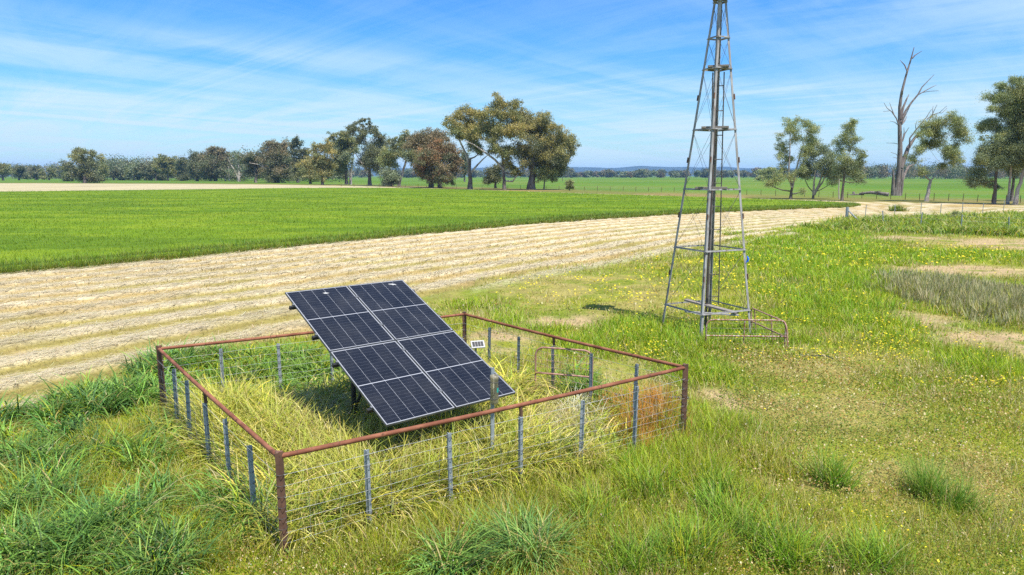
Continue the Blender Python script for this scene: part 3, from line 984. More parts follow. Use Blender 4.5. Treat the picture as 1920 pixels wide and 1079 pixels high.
PW, PL = 1.095, 1.754
first = True
for i in (0, 1):
    for j in (0, 1):
        a0 = -AW / 2 + i * (AW - PW)
        b0 = -AL / 2 + j * (AL - PL)
        bx = MB(ROOT)
        fw_, ft = 0.009, 0.032
        for (q0, q1, r0, r1) in ((a0, a0 + PW, b0, b0 + fw_), (a0, a0 + PW, b0 + PL - fw_, b0 + PL), (a0, a0 + fw_, b0 + fw_, b0 + PL - fw_), (a0 + PW - fw_, a0 + PW, b0 + fw_, b0 + PL - fw_)):
            vs = [pp(q, r, c) for c in (-ft, 0.0) for q, r in ((q0, r0), (q1, r0), (q1, r1), (q0, r1))]
            bx.add(vs, [(0, 3, 2, 1), (4, 5, 6, 7), (0, 1, 5, 4), (1, 2, 6, 5), (2, 3, 7, 6), (3, 0, 4, 7)])
        sheet = MB(ROOT)
        e = fw_ + 0.0005
        vs = [pp(q, r, c) for c in (-0.009, -0.003) for q, r in ((a0 + e, b0 + e), (a0 + PW - e, b0 + e), (a0 + PW - e, b0 + PL - e), (a0 + e, b0 + PL - e))]
        sheet.add(vs, [(4, 5, 6, 7), (0, 3, 2, 1), (0, 1, 5, 4), (1, 2, 6, 5), (2, 3, 7, 6), (3, 0, 4, 7)])
        me = sheet.mesh('solar_panel')
        uvl = me.uv_layers.new(name='UVMap')
        uvmap = {4: (0, 0), 5: (1, 0), 6: (1, 1), 7: (0, 1), 0: (0, 0), 1: (1, 0), 2: (1, 1), 3: (0, 1)}
        for lp in me.loops:
            uvl.data[lp.index].uv = uvmap[lp.vertex_index]
        pan = link('solar_panel', me, M['cells'], arr)
        bx.build('frame', M['alu'], pan)
        if j == 1:                                        # bird lime near the top edge
            q, r = (-0.47, 1.60) if i == 0 else (0.83, 1.64)
            sp = MB(ROOT)
            ring = []
            for t in np.linspace(0, 2 * math.pi, 28, endpoint=False):
                rr = 0.035 * rng.uniform(0.45, 1.0) * (1.0 + 1.6 * max(0, math.cos(t * 2 + 0.6)) ** 4)
                ring.append(pp(q + rr * math.cos(t), r + rr * math.sin(t) * 0.9, 0.001))
            sp.add([pp(q, r, 0.003)] + ring, [(0, k + 1, (k + 1) % 28 + 1) for k in range(28)])
            so = sp.build('bird_dropping', M['white'], pan)
for fr in (0.11, 0.365, 0.575, 0.885):
    b = AL / 2 - fr * AL
    rail = MB(ROOT).bar(pp(-AW / 2 - 0.07, b, -0.062), pp(AW / 2 + 0.05, b, -0.062), 0.045, 0.058, an).build('rail', M['black'], arr)
    for s in (-1, 1):
        MB(ROOT).bar(pp(s * (AW / 2 + 0.012), b - 0.02, -0.03), pp(s * (AW / 2 + 0.012), b + 0.02, -0.03), 0.026, 0.062, an).build('clamp', M['alu'], rail)
    MB(ROOT).bar(pp(0, b - 0.03, 0.002), pp(0, b + 0.03, 0.002), 0.05, 0.008, an).build('clamp', M['alu'], rail)
for s in (-0.38, 0.38):
    MB(ROOT).bar(pp(s, -1.6, -0.13), pp(s, 1.65, -0.13), 0.06, 0.075, an).build('beam', M['black'], arr)
    for b_, rr in ((-0.7, 0.04), (0.75, 0.04)):
        top = pp(s, b_, -0.17)
        MB(ROOT).tube([(top[0], top[1], -0.3), top], rr, 10).build('post', M['black'], arr)
    MB(ROOT).tube([pp(s, -0.1, -0.17), (pp(s, 0.75)[0], pp(s, 0.75)[1], 0.35)], 0.022, 8).build('brace', M['black'], arr)
cb = [pp(-0.1, -1.3, -0.1), pp(-0.05, -1.55, -0.35), pp(0.06, -1.9, -0.7), pp(0.12, -2.05, -1.0)]
MB(ROOT).tube(cb, 0.006, 6).build('cable', M['rust_dark'], arr)

# ------------------------------------------------------------------ yard fence
FR = np.array([yard[0][0], yard[0][1], 0.0])
fence = thing('yard_fence', FR, 'square yard fence of rusty pipe rails, steel pickets and wire netting round the solar panels', 'fence')
cc = [np.array([p[0], p[1], 0.0]) for p in yard]
for i, c in enumerate(cc):
    a, b_ = cc[(i + 1) % 4] - c, cc[i - 1] - c
    diag = a / np.linalg.norm(a) + b_ / np.linalg.norm(b_)
    pf = [(-0.04, -0.034), (0.04, -0.034), (0.04, 0.0), (0.014, 0.006), (0.014, 0.046), (-0.014, 0.046), (-0.014, 0.006), (-0.04, 0.0)]
    post = MB(FR).prism(c + [0, 0, -0.35], c + [0, 0, YH + 0.055], pf, np.array([-diag[1], diag[0], 0])).build('corner_post', M['rust_dark'], fence)
    for zz in np.linspace(0.12, 0.98, 8):
        t_ = np.linspace(0, 2 * math.pi, 13)
        MB(FR).tube([c + np.array([0.053 * math.cos(q), 0.053 * math.sin(q), zz + 0.004 * math.sin(2 * q)]) for q in t_], 0.0028, 5, False).build('tie_wire', M['tie'], post)


def picket_mesh():
    mb = MB()
    pr = []
    for k in range(3):
        a = k * 2 * math.pi / 3 + math.pi / 2
        ca_, sa_ = math.cos(a), math.sin(a)
        for r_, t_ in ((0.0055, -0.0055), (0.033, -0.003), (0.034, 0.003), (0.0055, 0.0055)):
            pr.append((ca_ * r_ - sa_ * t_, sa_ * r_ + ca_ * t_))
    mb.prism((0, 0, -0.4), (0, 0, 1.0), pr, (1, 0, 0))
    return mb.mesh('picket')


PK = picket_mesh()
PK.materials.append(M['galv'])
tie_mb = MB()
t_ = np.linspace(0, 2 * math.pi, 9)
tie_mb.tube([np.array([0.035 * math.cos(q), 0.035 * math.sin(q), 0]) for q in t_], 0.004, 4, False)
TIE = tie_mb.mesh('tie_wire')
TIE.materials.append(M['tie'])


def picket(parent, loc, h, rz, lean=(0, 0), ties=True, name='picket'):
    o = link(name, PK, None, parent, loc, (lean[0], lean[1], rz))
    o.scale = (1, 1, h)
    if ties:
        for zz in np.linspace(0.12, 0.95, 7):
            link('tie_wire', TIE, None, o, (0, 0, zz))
    return o


SIDES = [(0, 1, (689, 843, 976, 1090, 1192), 2), (3, 0, (325, 350, 385, 425, 470), 2), (2, 1, (916, 972, 1038, 1108, 1190), 2), (3, 2, (414, 522, 620, 720, 800), 2)]
for ia, ib, pxs, mid in SIDES:
    a, b_ = cc[ia], cc[ib]
    d = (b_ - a) / np.linalg.norm(b_ - a)
    # rail, butted between the corner posts, with a slight sag
    pts = []
    for t in np.linspace(0, 1, 9):
        p = a + (b_ - a) * t + np.array([0, 0, YH - 0.02 * math.sin(math.pi * t)])
        if t == 0:
            p = p + d * 0.03
        if t == 1:
            p = p - d * 0.03
        pts.append(p)
    MB(FR).tube(pts, 0.028, 12).build('top_rail', M['rust'], fence)
    for kx, px in enumerate(pxs):
        # where the picket's top stands on the side's line
        ts = np.linspace(0, 1, 2001)
        q = a[None] + (b_ - a)[None] * ts[:, None]
        dep = q[:, 1] * math.cos(PIT) - (0.95 - CAM_H) * math.sin(PIT)
        t = ts[np.argmin(np.abs(960 + F_PX * q[:, 0] / dep - px))]
        loc = a + (b_ - a) * t
        picket(fence, tuple(loc - FR), 1.015 + 0.02 * rng.normal(), rng.uniform(0, 6), (rng.normal(0, 0.02), rng.normal(0, 0.02)))
        if kx == mid:
            MB(FR).tube([loc + [0.0, 0.0, YH - 0.03], loc + [0.01, 0.005, YH - 0.19]], 0.024, 8).build('rail_stub', M['rust_dark'], fence)
    # wire netting: eight line wires and stays
    net = MB(FR)
    L_ = np.linalg.norm(b_ - a)
    nst = int(L_ / 0.305)
    off = np.array([d[1], -d[0], 0]) * 0.036
    for zz in (0.10, 0.20, 0.31, 0.43, 0.56, 0.70, 0.84, 0.985):
        pts = []
        for t in np.linspace(0.005, 0.995, 15):
            pts.append(a + (b_ - a) * t + off + np.array([0, 0, zz + 0.012 * math.sin(9 * t + zz * 30) + rng.normal(0, 0.004)]))
        net.tube(pts, 0.0017 if zz < 0.95 else 0.0022, 4, False)
    for k in range(1, nst):
        p = a + (b_ - a) * (k / nst + rng.normal(0, 0.003)) + off
        net.tube([p + [0, 0, 0.09], p + np.array([rng.normal(0, 0.012), rng.normal(0, 0.012), 0.45]), p + np.array([rng.normal(0, 0.008), 0, 0.845])], 0.0013, 4, False)
    net.build('wire_netting', M['wire'], fence)

# tube strapped to a picket inside the yard
gp = np.array([AT(921.5, 740, 9.2)[0], 9.2, 0.0])
ga = thing('measuring_tube', gp, 'cloudy clear plastic tube strapped to a steel picket before the panels', 'rain gauge')
pk = link('picket', PK, None, ga, (0, 0, 0), (0, 0.01, 0.7))
pk.scale = (1, 1, 1.5)
z0_, z1_ = AT(926, 757, 9.15)[2], AT(926, 704, 9.15)[2]
tx = AT(927, 730, 9.15)[0]
tb_ = MB(gp)
n_ = 20
prof = [(0.0, z0_), (0.048, z0_), (0.056, z0_ + 0.03), (0.056, z1_ - 0.05), (0.061, z1_ - 0.045), (0.061, z1_), (0.050, z1_), (0.050, z0_ + 0.02), (0.0, z0_ + 0.012)]
vs, fs = [], []
for r_, zz in prof:
    for k in range(n_):
        vs.append((tx + r_ * math.cos(2 * math.pi * k / n_), 9.13 + r_ * math.sin(2 * math.pi * k / n_), zz))
for i in range(len(prof) - 1):
    for k in range(n_):
        fs.append((i * n_ + k, i * n_ + (k + 1) % n_, (i + 1) * n_ + (k + 1) % n_, (i + 1) * n_ + k))
tb_.add(vs, fs, True).build('clear_tube', M['clear'], ga)
st_ = MB(gp)
for k in range(7):
    a0_, a1_ = -0.9 + k * 0.13, -0.9 + (k + 1) * 0.13
    vs = [(tx + 0.0575 * math.cos(a_), 9.13 + 0.0575 * math.sin(a_), zz) for a_ in (a0_, a1_) for zz in (z0_ + 0.17, z0_ + 0.235)]
    st_.add(vs, [(0, 2, 3, 1)])
st_.build('sticker', M['teal'], ga)
bd = MB(gp)
for zz in (z0_ + 0.08, z1_ - 0.09):
    t_ = np.linspace(0, 2 * math.pi, 17)
    bd.tube([np.array([tx + 0.058 * math.cos(q), 9.13 + 0.058 * math.sin(q), zz]) for q in t_], 0.004, 5, False)
bd.build('strap', M['tie'], ga)

# small solar panel on its own stake
sp_y = 12.9
spc = AT(896, 646, sp_y)
so_ = np.array([spc[0] + 0.0, sp_y, 0.0])
smallp = thing('small_solar_panel', so_, 'tiny white framed solar panel on a stake behind the big panels', 'solar panel')
MB(so_).tube([(so_[0] - 0.05, sp_y + 0.03, -0.2), (so_[0] - 0.05, sp_y + 0.03, spc[2] - 0.02)], 0.018, 8).build('stake', M['galv'], smallp)
u2, v2 = np.array([0.97, 0.22, 0.02]), np.array([-0.18, 0.80, 0.57])
u2 /= np.linalg.norm(u2)
v2 -= u2 * (v2 @ u2)
v2 /= np.linalg.norm(v2)
n2v = np.cross(u2, v2)
def spp(a, b, c):
    return spc + u2 * a + v2 * b + n2v * c
vs = [spp(a, b, c) for c in (-0.02, 0) for a, b in ((-.13, -.09), (.13, -.09), (.13, .09), (-.13, .09))]
MB(so_).add(vs, [(0, 3, 2, 1), (4, 5, 6, 7), (0, 1, 5, 4), (1, 2, 6, 5), (2, 3, 7, 6), (3, 0, 4, 7)]).build('frame', M['white'], smallp)
cm = MB(so_)
for k in range(4):
    a0_ = -0.105 + k * 0.054
    cm.add([spp(a, b, c) for c in (0.001, 0.004) for a, b in ((a0_, -.06), (a0_ + .046, -.06), (a0_ + .046, .06), (a0_, .06))], [(4, 5, 6, 7), (0, 1, 5, 4), (1, 2, 6, 5), (2, 3, 7, 6), (3, 0, 4, 7)])
cm.build('cell_sheet', M['black'], smallp)


# ------------------------------------------------------------------ gates
def gate(name, p0, p1, h, z0, mat, label, lean=(0, 0, 0), mid_rail=0.42, stay_ts=(0.5,), wires=5, grid=False, legs=True, rr=0.017, wmat='wire_dark', group=None):
    p0, p1, ln = np.array(p0, float), np.array(p1, float), np.array(lean, float)
    g = thing(name, p0, label, 'gate', group)
    L_ = np.linalg.norm(p1 - p0)
    rad = min(0.16, h * 0.25)
    def P(t, zz):
        return p0 + (p1 - p0) * t + ln * (zz / h) + np.array([0, 0, zz])
    fr = MB(p0)
    arc0 = [P((rad - rad * math.cos(q)) / L_, h - rad + rad * math.sin(q)) for q in np.linspace(0, math.pi / 2, 6)]
    arc1 = [P(1 - (rad - rad * math.sin(q)) / L_, h - rad + rad * math.cos(q)) for q in np.linspace(0, math.pi / 2, 6)]
    fr.tube([P(0, z0)] + arc0 + arc1 + [P(1, z0)], rr, 9)
    fr.build('frame', M[mat], g)
    if mid_rail:
        MB(p0).tube([P(0.0, h * mid_rail), P(1.0, h * mid_rail)], rr, 9).build('rail', M[mat], g)
    for t in stay_ts:
        MB(p0).tube([P(t, z0 - 0.03), P(t, h - rr)], rr * 0.85, 8).build('upright', M[mat], g)
    wm = MB(p0)
    for zz in np.linspace(0.12, 0.88, wires):
        wm.tube([P(0.01, h * zz), P(0.5, h * zz - 0.006), P(0.99, h * zz)], 0.0025, 4, False)
    if grid:
        for t in np.linspace(0.1, 0.9, 8):
            wm.tube([P(t, 0.08), P(t, h)], 0.0028, 4, False)
    wm.build('wire_mesh', M[wmat], g)
    return g


g0 = AT(1004, 720, 12.45)
g1 = AT(1110, 720, 12.15)
gate('gate', (g0[0], 12.45, 0), (g1[0], 12.15, 0), 0.98, 0.02, 'gate_rust', 'small rusty mesh gate with rounded corners leaning at the inside of the yard fence', mid_rail=0.5, stay_ts=(), wires=7, grid=True, wmat='gate_rust')

# ------------------------------------------------------------------ windmill tower
TC = np.array([5.22, 18.3, 0.0])
tower = thing('windmill_tower', TC, 'tall steel lattice windmill tower without its wheel, rising out of the grass', 'tower')
v0 = np.array([-0.42, -1.10, 0])
dirs = [v0, np.array([-v0[1], v0[0], 0]), -v0, np.array([v0[1], -v0[0], 0])]      # front, right, back, left
ZT, APEX = 9.1, 9.72


def leg_at(k, z_):
    s = (APEX - z_) / APEX
    return TC + dirs[k] * s * 1.0 + np.array([0, 0, z_])


def z_for(py, k=0):
    lo, hi = 0.0, ZT
    for _ in range(50):
        m_ = (lo + hi) / 2
        p = leg_at(k, m_)
        dp = p[1] * math.cos(PIT) - (p[2] - CAM_H) * math.sin(PIT)
        yy = 540 - F_PX * (p[1] * math.sin(PIT) + (p[2] - CAM_H) * math.cos(PIT)) / dp
        if yy > py:
            lo = m_
        else:
            hi = m_
    return lo


ang = [(0, 0), (0.064, 0), (0.064, 0.009), (0.009, 0.009), (0.009, 0.064), (0, 0.064)]
for k in range(4):
    inward = -dirs[k] / np.linalg.norm(dirs[k])
    xd = Matrix.Rotation(R(-45), 3, 'Z') @ Vector(inward)
    lg = MB(TC).prism(leg_at(k, -0.3), leg_at(k, ZT), ang, xd).build('leg', M['tower_steel'], tower)
    for zz in (z_for(180), z_for(300), z_for(408), z_for(525)):
        xa, xb = np.array(xd), np.array(Matrix.Rotation(R(90), 3, 'Z') @ xd)
        MB(TC).bar(leg_at(k, zz - 0.07) - xa * 0.008 - xb * 0.008, leg_at(k, zz + 0.07) - xa * 0.008 - xb * 0.008, 0.03, 0.03, xa).build('joint_plate', M['rust_dark'], lg)
levels = [z_for(y_) for y_ in (592, 474, 358, 243, 128, 70, 3)]
for li, zz in enumerate(levels):
    for k in range(4):
        if li == 0 and k == 3:
            pass
        a, b_ = leg_at(k, zz), leg_at((k + 1) % 4, zz)
        MB(TC).prism(a, b_, [(0, 0), (0.038, 0), (0.038, 0.006), (0.006, 0.006), (0.006, 0.038), (0, 0.038)], (0, 0, 1)).build('girt', M['tower_steel'], tower)
    if li:
        zb = levels[li - 1]
        for k in range(4):
            br = MB(TC)
            k2 = (k + 1) % 4
            br.tube([leg_at(k, zb), leg_at(k2, zz)], 0.0036, 5, False)
            br.tube([leg_at(k2, zb), leg_at(k, zz)], 0.0036, 5, False)
            br.build('brace_wire', M['wire_dark'], tower)
# pump pipe up the middle
MB(TC).tube([TC + [0, 0, -0.2], TC + [0, 0, 2.0], TC + [0.01, 0, 4.4], TC + [0, 0, 7.4]], [0.034, 0.03, 0.026, 0.014], 10).build('pump_pipe', M['tower_dark'], tower)
# ladder on the back
lad_o = TC + np.array([0.0, 0.62, 0])
lx = np.array([0.95, -0.3, 0]) / np.hypot(0.95, 0.3)
lz0, lz1 = 0.55, z_for(131)
def ladp(s, zz):
    k_ = (zz - lz0) / (lz1 - lz0)
    return TC + (dirs[2] * 0.62 + dirs[1] * 0.1) * (1 - k_ * 0.80) + lx * s + np.array([0, 0, zz])
ladder = MB(TC).tube([ladp(-0.14, lz0), ladp(-0.14, lz1)], 0.016, 8).build('ladder', M['wire_dark'], tower)
MB(TC).tube([ladp(0.14, lz0), ladp(0.14, lz1)], 0.016, 8).build('ladder_rail', M['wire_dark'], ladder)
for zz in np.arange(lz0 + 0.25, lz1 - 0.1, 0.62):
    MB(TC).tube([ladp(-0.14, zz), ladp(0.14, zz)], 0.013, 6).build('rung', M['wire_dark'], ladder)
# timber planks lying on the girts
def plank(za, ta, kb, tb__, ext, dz=0.06, w_=0.16, h_=0.05):
    pa = leg_at(ta[0], za) * (1 - ta[1]) + leg_at((ta[0] + 1) % 4, za) * ta[1]
    pb = leg_at(kb[0], za) * (1 - kb[1]) + leg_at((kb[0] + 1) % 4, za) * kb[1]
    d_ = (pb - pa) / np.linalg.norm(pb - pa)
    MB(TC).bar(pa - d_ * ext + [0, 0, dz], pb + d_ * tb__ + [0, 0, dz], w_, h_).build('plank', M['timber'], tower)
for zz, e1, e2 in ((levels[2], 0.05, 0.05), (levels[3], 0.10, 0.05), (levels[4], 0.12, 0.05), (levels[6], 0.10, 0.10)):
    plank(zz, (3, 0.55), (0, 0.50), e1, e2)
for zz in (levels[3], levels[4]):
    plank(zz, (2, 0.5), (1, 0.55), 0.05, 0.06, 0.058, 0.13, 0.04)
pa, pb = AT(1286, 563, 18.7), AT(1382, 588, 17.7)
MB(TC).bar(pa, pb, 0.19, 0.045).build('plank', M['timber'], tower)
pa, pb = AT(1284, 585, 17.9), AT(1385, 592, 17.7)
MB(TC).bar(pa, pb, 0.05, 0.04).build('crossbar', M['tower_steel'], tower)
rb = AT(1400, 487, leg_at(1, 2.2)[1])
rib = MB(TC)
rib.tube([rb + [0.0, -0.02, 0.09], rb + [0.03, -0.03, 0.02], rb + [0.02, -0.03, -0.07]], [0.014, 0.03, 0.014], 7)
rib.tube([rb + [0.02, -0.02, 0.0], rb + [-0.02, -0.03, -0.09]], [0.02, 0.012], 6).build('blue_ribbon', M['blue'], tower)
# head of the tower, above the frame: unseen gear box and tail, slabs shaped and placed for their shadow
hd = MB(TC)
top = TC + np.array([0, 0, ZT])
hd.tube([top + [0, 0, -0.3], top + [0, 0, 0.65]], [0.07, 0.09], 12)
hc = G(1122, 577) + np.array(sun_dir) * (9.75 / sun_dir.z)
hd.bar(hc + [-0.34, 0.16, 0.0], hc + [0.36, -0.18, 0.06], 0.85, 0.30)
hd.bar(hc + [-0.2, 0.5, -0.02], hc + [0.15, 0.05, 0.02], 0.34, 0.10)
hd.tube([hc + [0.3, -0.2, 0.0], hc + [0.75, -0.55, -0.1], hc + [1.0, -0.62, -0.25]], [0.07, 0.06, 0.04], 8)
hd.build('unseen_gear_head', M['tower_steel'], tower)

# two small gates guarding the tower's foot
fa, fb = G(1323, 650), G(1471, 650)
fb = np.array([G(1471, 652)[0], G(1471, 652)[1], 0])
gate('gate', fa, fb, 0.66, 0.0, 'gate', 'flaking rusty gate panel standing across the front foot of the windmill tower', mid_rail=0.40, stay_ts=(0.48,), wires=5, rr=0.02)
ra, rb2 = G(1410, 622), G(1477, 655)
gate('gate', (ra[0], ra[1], 0), (rb2[0], rb2[1], 0), 0.64, 0.0, 'gate_rust', 'brown rusty gate panel running back from the front panel to the right tower leg', lean=(-0.06, 0.03, 0), mid_rail=0.42, stay_ts=(0.12, 0.6), wires=5, rr=0.018)

# pipes left in the grass
def lying(name, pix, r_, z_, mat, label, cat):
    pts = [G(*p, z_) for p in pix]
    o = MB(pts[0]).tube(pts, r_, 8).build(name, M[mat])
    o.location = pts[0]
    return tag(o, label, cat)


lying('pole', ((1150, 741), (1200, 744), (1240, 746), (1292, 747)), 0.026, 0.10, 'hose', 'dark pole lying in the grass behind the yard corner post', 'pole')
lying('hose', ((1498, 667), (1520, 667.5), (1549, 668), (1562, 673)), 0.014, 0.05, 'hose', 'black poly hose snaking through the flowers right of the tower', 'hose')


# ------------------------------------------------------------------ trees
LEAFPAL = {
    'olive': [(0.13, 0.145, 0.055), (0.17, 0.175, 0.065), (0.10, 0.12, 0.05), (0.20, 0.18, 0.07)],
    'grey': [(0.115, 0.145, 0.08), (0.155, 0.18, 0.10), (0.085, 0.11, 0.06), (0.19, 0.21, 0.12)],
    'dark': [(0.065, 0.08, 0.042), (0.09, 0.105, 0.052), (0.12, 0.125, 0.06), (0.15, 0.14, 0.07)],
    'brown': [(0.17, 0.13, 0.07), (0.135, 0.115, 0.062), (0.11, 0.105, 0.058), (0.20, 0.15, 0.08)],
    'rusty': [(0.28, 0.14, 0.06), (0.21, 0.125, 0.06), (0.11, 0.095, 0.05), (0.14, 0.11, 0.055)],
    'gold': [(0.29, 0.22, 0.068), (0.24, 0.205, 0.068), (0.19, 0.175, 0.06), (0.13, 0.13, 0.05)],  # sunlit crown tips put into the leaf colour
    'bright': [(0.18, 0.215, 0.085), (0.23, 0.255, 0.10), (0.125, 0.155, 0.07), (0.27, 0.245, 0.09)],
}


def tree_parts(lobes, base, depth, pal, bark, trunk_px, seed, fork=None, leafpx=2.2, density=1.0, top_pal=None, limbs=(), pale_limbs=True, spread=0.6, fillk=0.36, sk=1.0):
    """lobes: (px, py, r_px) leaf masses of the photograph; returns trunk and crown meshes in metres about the base"""
    rg = np.random.default_rng(seed)
    S = depth / F_PX
    bx, by = base
    lob = np.array([((px - bx) * S, (by - py) * S, r * S * 1.12) for px, py, r in lobes])
    half = max(1.0, np.abs(lob[:, 0] - lob[:, 0].mean()).max())
    cx0 = lob[:, 0].mean()
    dy = []
    for lx_, lz_, lr in lob:
        room = math.sqrt(max(0.05, 1 - min(0.95, ((lx_ - cx0) / (half * 1.1)) ** 2)))
        dy.append(rg.uniform(-1, 1) * half * room * spread)
    lob3 = np.stack([lob[:, 0], np.array(dy), lob[:, 1], lob[:, 2]], 1)
    # crown
    P, Cl = [], []
    lf = leafpx * S
    zmin, zmax = lob3[:, 2].min(), lob3[:, 2].max() + 0.01
    fill = []
    for i in range(len(lob3)):
        dd = np.linalg.norm(lob3[:, :3] - lob3[i, :3], axis=1)
        for j in np.argsort(dd)[1:4]:
            if dd[j] < 2.6 * (lob3[i, 3] + lob3[j, 3]):
                t_ = rg.uniform(0.3, 0.7)
                m_ = lob3[i] * (1 - t_) + lob3[j] * t_
                fill.append([m_[0], m_[1], m_[2], -m_[3] * 0.62])
    allc = np.concatenate([lob3, np.array(fill)]) if fill else lob3
    for lx_, ly_, lz_, lr in allc:
        thin = fillk if lr < 0 else 1.0
        if thin == 0:
            continue
        lr = abs(lr)
        ns = int(np.clip(9 + lr / (lf * 1.3), 9, 22))
        for _ in range(ns):
            d_ = rg.normal(size=3)
            d_ /= np.linalg.norm(d_)
            rr = lr * rg.uniform(0.2, 1.25)
            c = np.array([lx_, ly_, lz_]) + d_ * rr * np.array([1, 1, 0.85])
            sr = lr * rg.uniform(0.30, 0.62) * sk
            nl = max(10, int(density * thin * (1.9 if sk > 1 else 2.4) * (sr / lf) ** 2 * math.pi * 2.4))
            q = rg.normal(size=(nl, 3)) * sr * np.array([0.6, 0.6, 0.40]) + c
            q[:, 2] -= np.abs(rg.normal(size=nl)) * sr * 0.25
            P.append(q)
            pl = np.array(LEAFPAL[pal])
            if top_pal and rg.random() < 0.25 + 0.6 * (c[2] - zmin) / (zmax - zmin):  # likelier higher up
                pl = np.array(LEAFPAL[top_pal])
            base_c = pl[rg.integers(0, len(pl))] * 0.6 + pl.mean(0) * 0.4
            Cl.append(np.clip(base_c * 1.5 * (1 + rg.normal(0, 0.16, (nl, 1))) * rg.uniform(0.85, 1.15), 0.01, 0.6))
    P, Cl = np.concatenate(P), np.concatenate(Cl)
    n = len(P)
    a = rg.uniform(0, 6.283, n)
    droop = rg.normal(-0.7, 0.6, n)
    u = np.stack([np.cos(a) * np.cos(droop), np.sin(a) * np.cos(droop), np.sin(droop)], 1)
    r_ = rg.normal(size=(n, 3))
    v = np.cross(u, r_)
    v /= np.linalg.norm(v, axis=1)[:, None] + 1e-9
    ln = (lf * rg.uniform(0.7, 1.35, n))[:, None]
    wd = ln * rg.uniform(0.42, 0.62, n)[:, None]
    V = np.stack([P - u * ln * .5, P + v * wd * .5, P + u * ln * .5, P - v * wd * .5], 1).reshape(-1, 3)
    crown = raw_mesh('crown', V, np.arange(4 * n).reshape(n, 4), M['leaf'], np.repeat(Cl, 4, 0))
    # trunk and limbs
    tr = trunk_px * S / 2
    mb = MB()
    if fork is None:
        fk = np.array([cx0 * 0.35, 0, zmin + 0.30 * (zmax - zmin)])
    else:
        fk = np.array([(fork[0] - bx) * S, 0, (by - fork[1]) * S])
    trunk_pts, trunk_r = [], []
    for t in np.linspace(0, 1, 7):
        trunk_pts.append(np.array([fk[0] * t ** 1.2 + rg.normal(0, tr * 0.12), rg.normal(0, tr * 0.12), -0.5 + (fk[2] + 0.5) * t]))
        trunk_r.append(tr * (1.35 if t == 0 else 1.08 if t < 0.2 else 1.0 - 0.38 * t))
    mb.tube(trunk_pts, trunk_r, 9)
    order = np.argsort(lob3[:, 2])
    nodes = [(trunk_pts[3], trunk_r[3]), (trunk_pts[4], trunk_r[4]), (trunk_pts[5], trunk_r[5]), (trunk_pts[6], trunk_r[6])]
    for i in order:
        tgt = lob3[i, :3]
        best, bd_ = None, 1e9
        for p_, r0 in nodes:
            rise = tgt[2] - p_[2]
            dd = np.linalg.norm(tgt - p_) + (max(0, -rise) * 1.5) + (0.8 / (r0 + 0.05)) * 0.25
            if dd < bd_:
                bd_, best = dd, (p_, r0)
        p_, r0 = best
        r1 = min(r0 * 0.62, tr * 0.5)
        mid_ = (p_ * 0.5 + tgt * 0.5) + np.array([rg.normal(0, .06), rg.normal(0, .06), -0.08]) * np.linalg.norm(tgt - p_)
        q1 = p_ * 0.25 + mid_ * 0.75
        mb.tube([p_, q1, mid_ * 0.6 + tgt * 0.4, tgt], [r1, r1 * 0.8, r1 * 0.62, r1 * 0.38], 6, False)
        nodes.append((mid_ * 0.6 + tgt * 0.4, r1 * 0.62))
        nodes.append((tgt, r1 * 0.38))
        for _ in range(4):                               # twigs inside the leaf mass
            e_ = tgt + rg.normal(size=3) * lob3[i, 3] * 0.55
            mb.tube([tgt, (tgt + e_) / 2 + rg.normal(size=3) * 0.1 * lob3[i, 3], e_], [r1 * 0.3, r1 * 0.2, r1 * 0.08], 4, False)
    lims = []
    for path in limbs:                                   # bare limbs seen in the photo: ((px, py, r_px) ...)
        y_off = rg.uniform(-0.6, 0.2) * half * 0.5
        pts = [np.array([(a_ - bx) * S, y_off * k_ / max(1, len(path) - 1), (by - b_) * S]) for k_, (a_, b_, c_) in enumerate(path)]
        lims.append(MB().tube(pts, [c_ * S for _, _, c_ in path], 7).mesh('limb'))
    return mb.mesh('trunk'), crown, lims


def place_tree(name, base, lobes, pal, label, bark='bark', trunk_px=6, seed=1, cat='tree', group='gum trees across the paddock', depth=None, **kw):
    g_ = G(*base)
    depth = depth or g_[1]
    if depth != g_[1]:
        g_ = AT(base[0], base[1], depth)
    dd = depth / math.cos(PIT) * 1.0
    tm, cm_, lims = tree_parts(lobes, base, g_[1] * math.cos(PIT) + CAM_H * math.sin(PIT), pal, bark, trunk_px, seed, **kw)
    t = thing(name, (g_[0], g_[1], 0), label, cat, group)
    link('trunk', tm, M[bark], t)
    link('crown', cm_, M['leaf'], t)
    for lm in lims:
        link('limb', lm, M['bark_pale'], t)
    return t


def crop_px(ox, oy, s, lobes):
    return [(ox + a / s, oy + b / s, r / s) for a, b, r in lobes]


c1_ = lambda L_: crop_px(820, 175, 5.532, L_)
c2_ = lambda L_: crop_px(600, 215, 6.857, L_)
c3_ = lambda L_: crop_px(360, 240, 6.857, L_)
c4_ = lambda L_: crop_px(0, 260, 5.053, L_)
c5_ = lambda L_: crop_px(1410, 200, 5.396, L_)
c6_ = lambda L_: crop_px(1620, 90, 3.48, L_)
c7_ = lambda L_: crop_px(1780, 130, 3.721, L_)

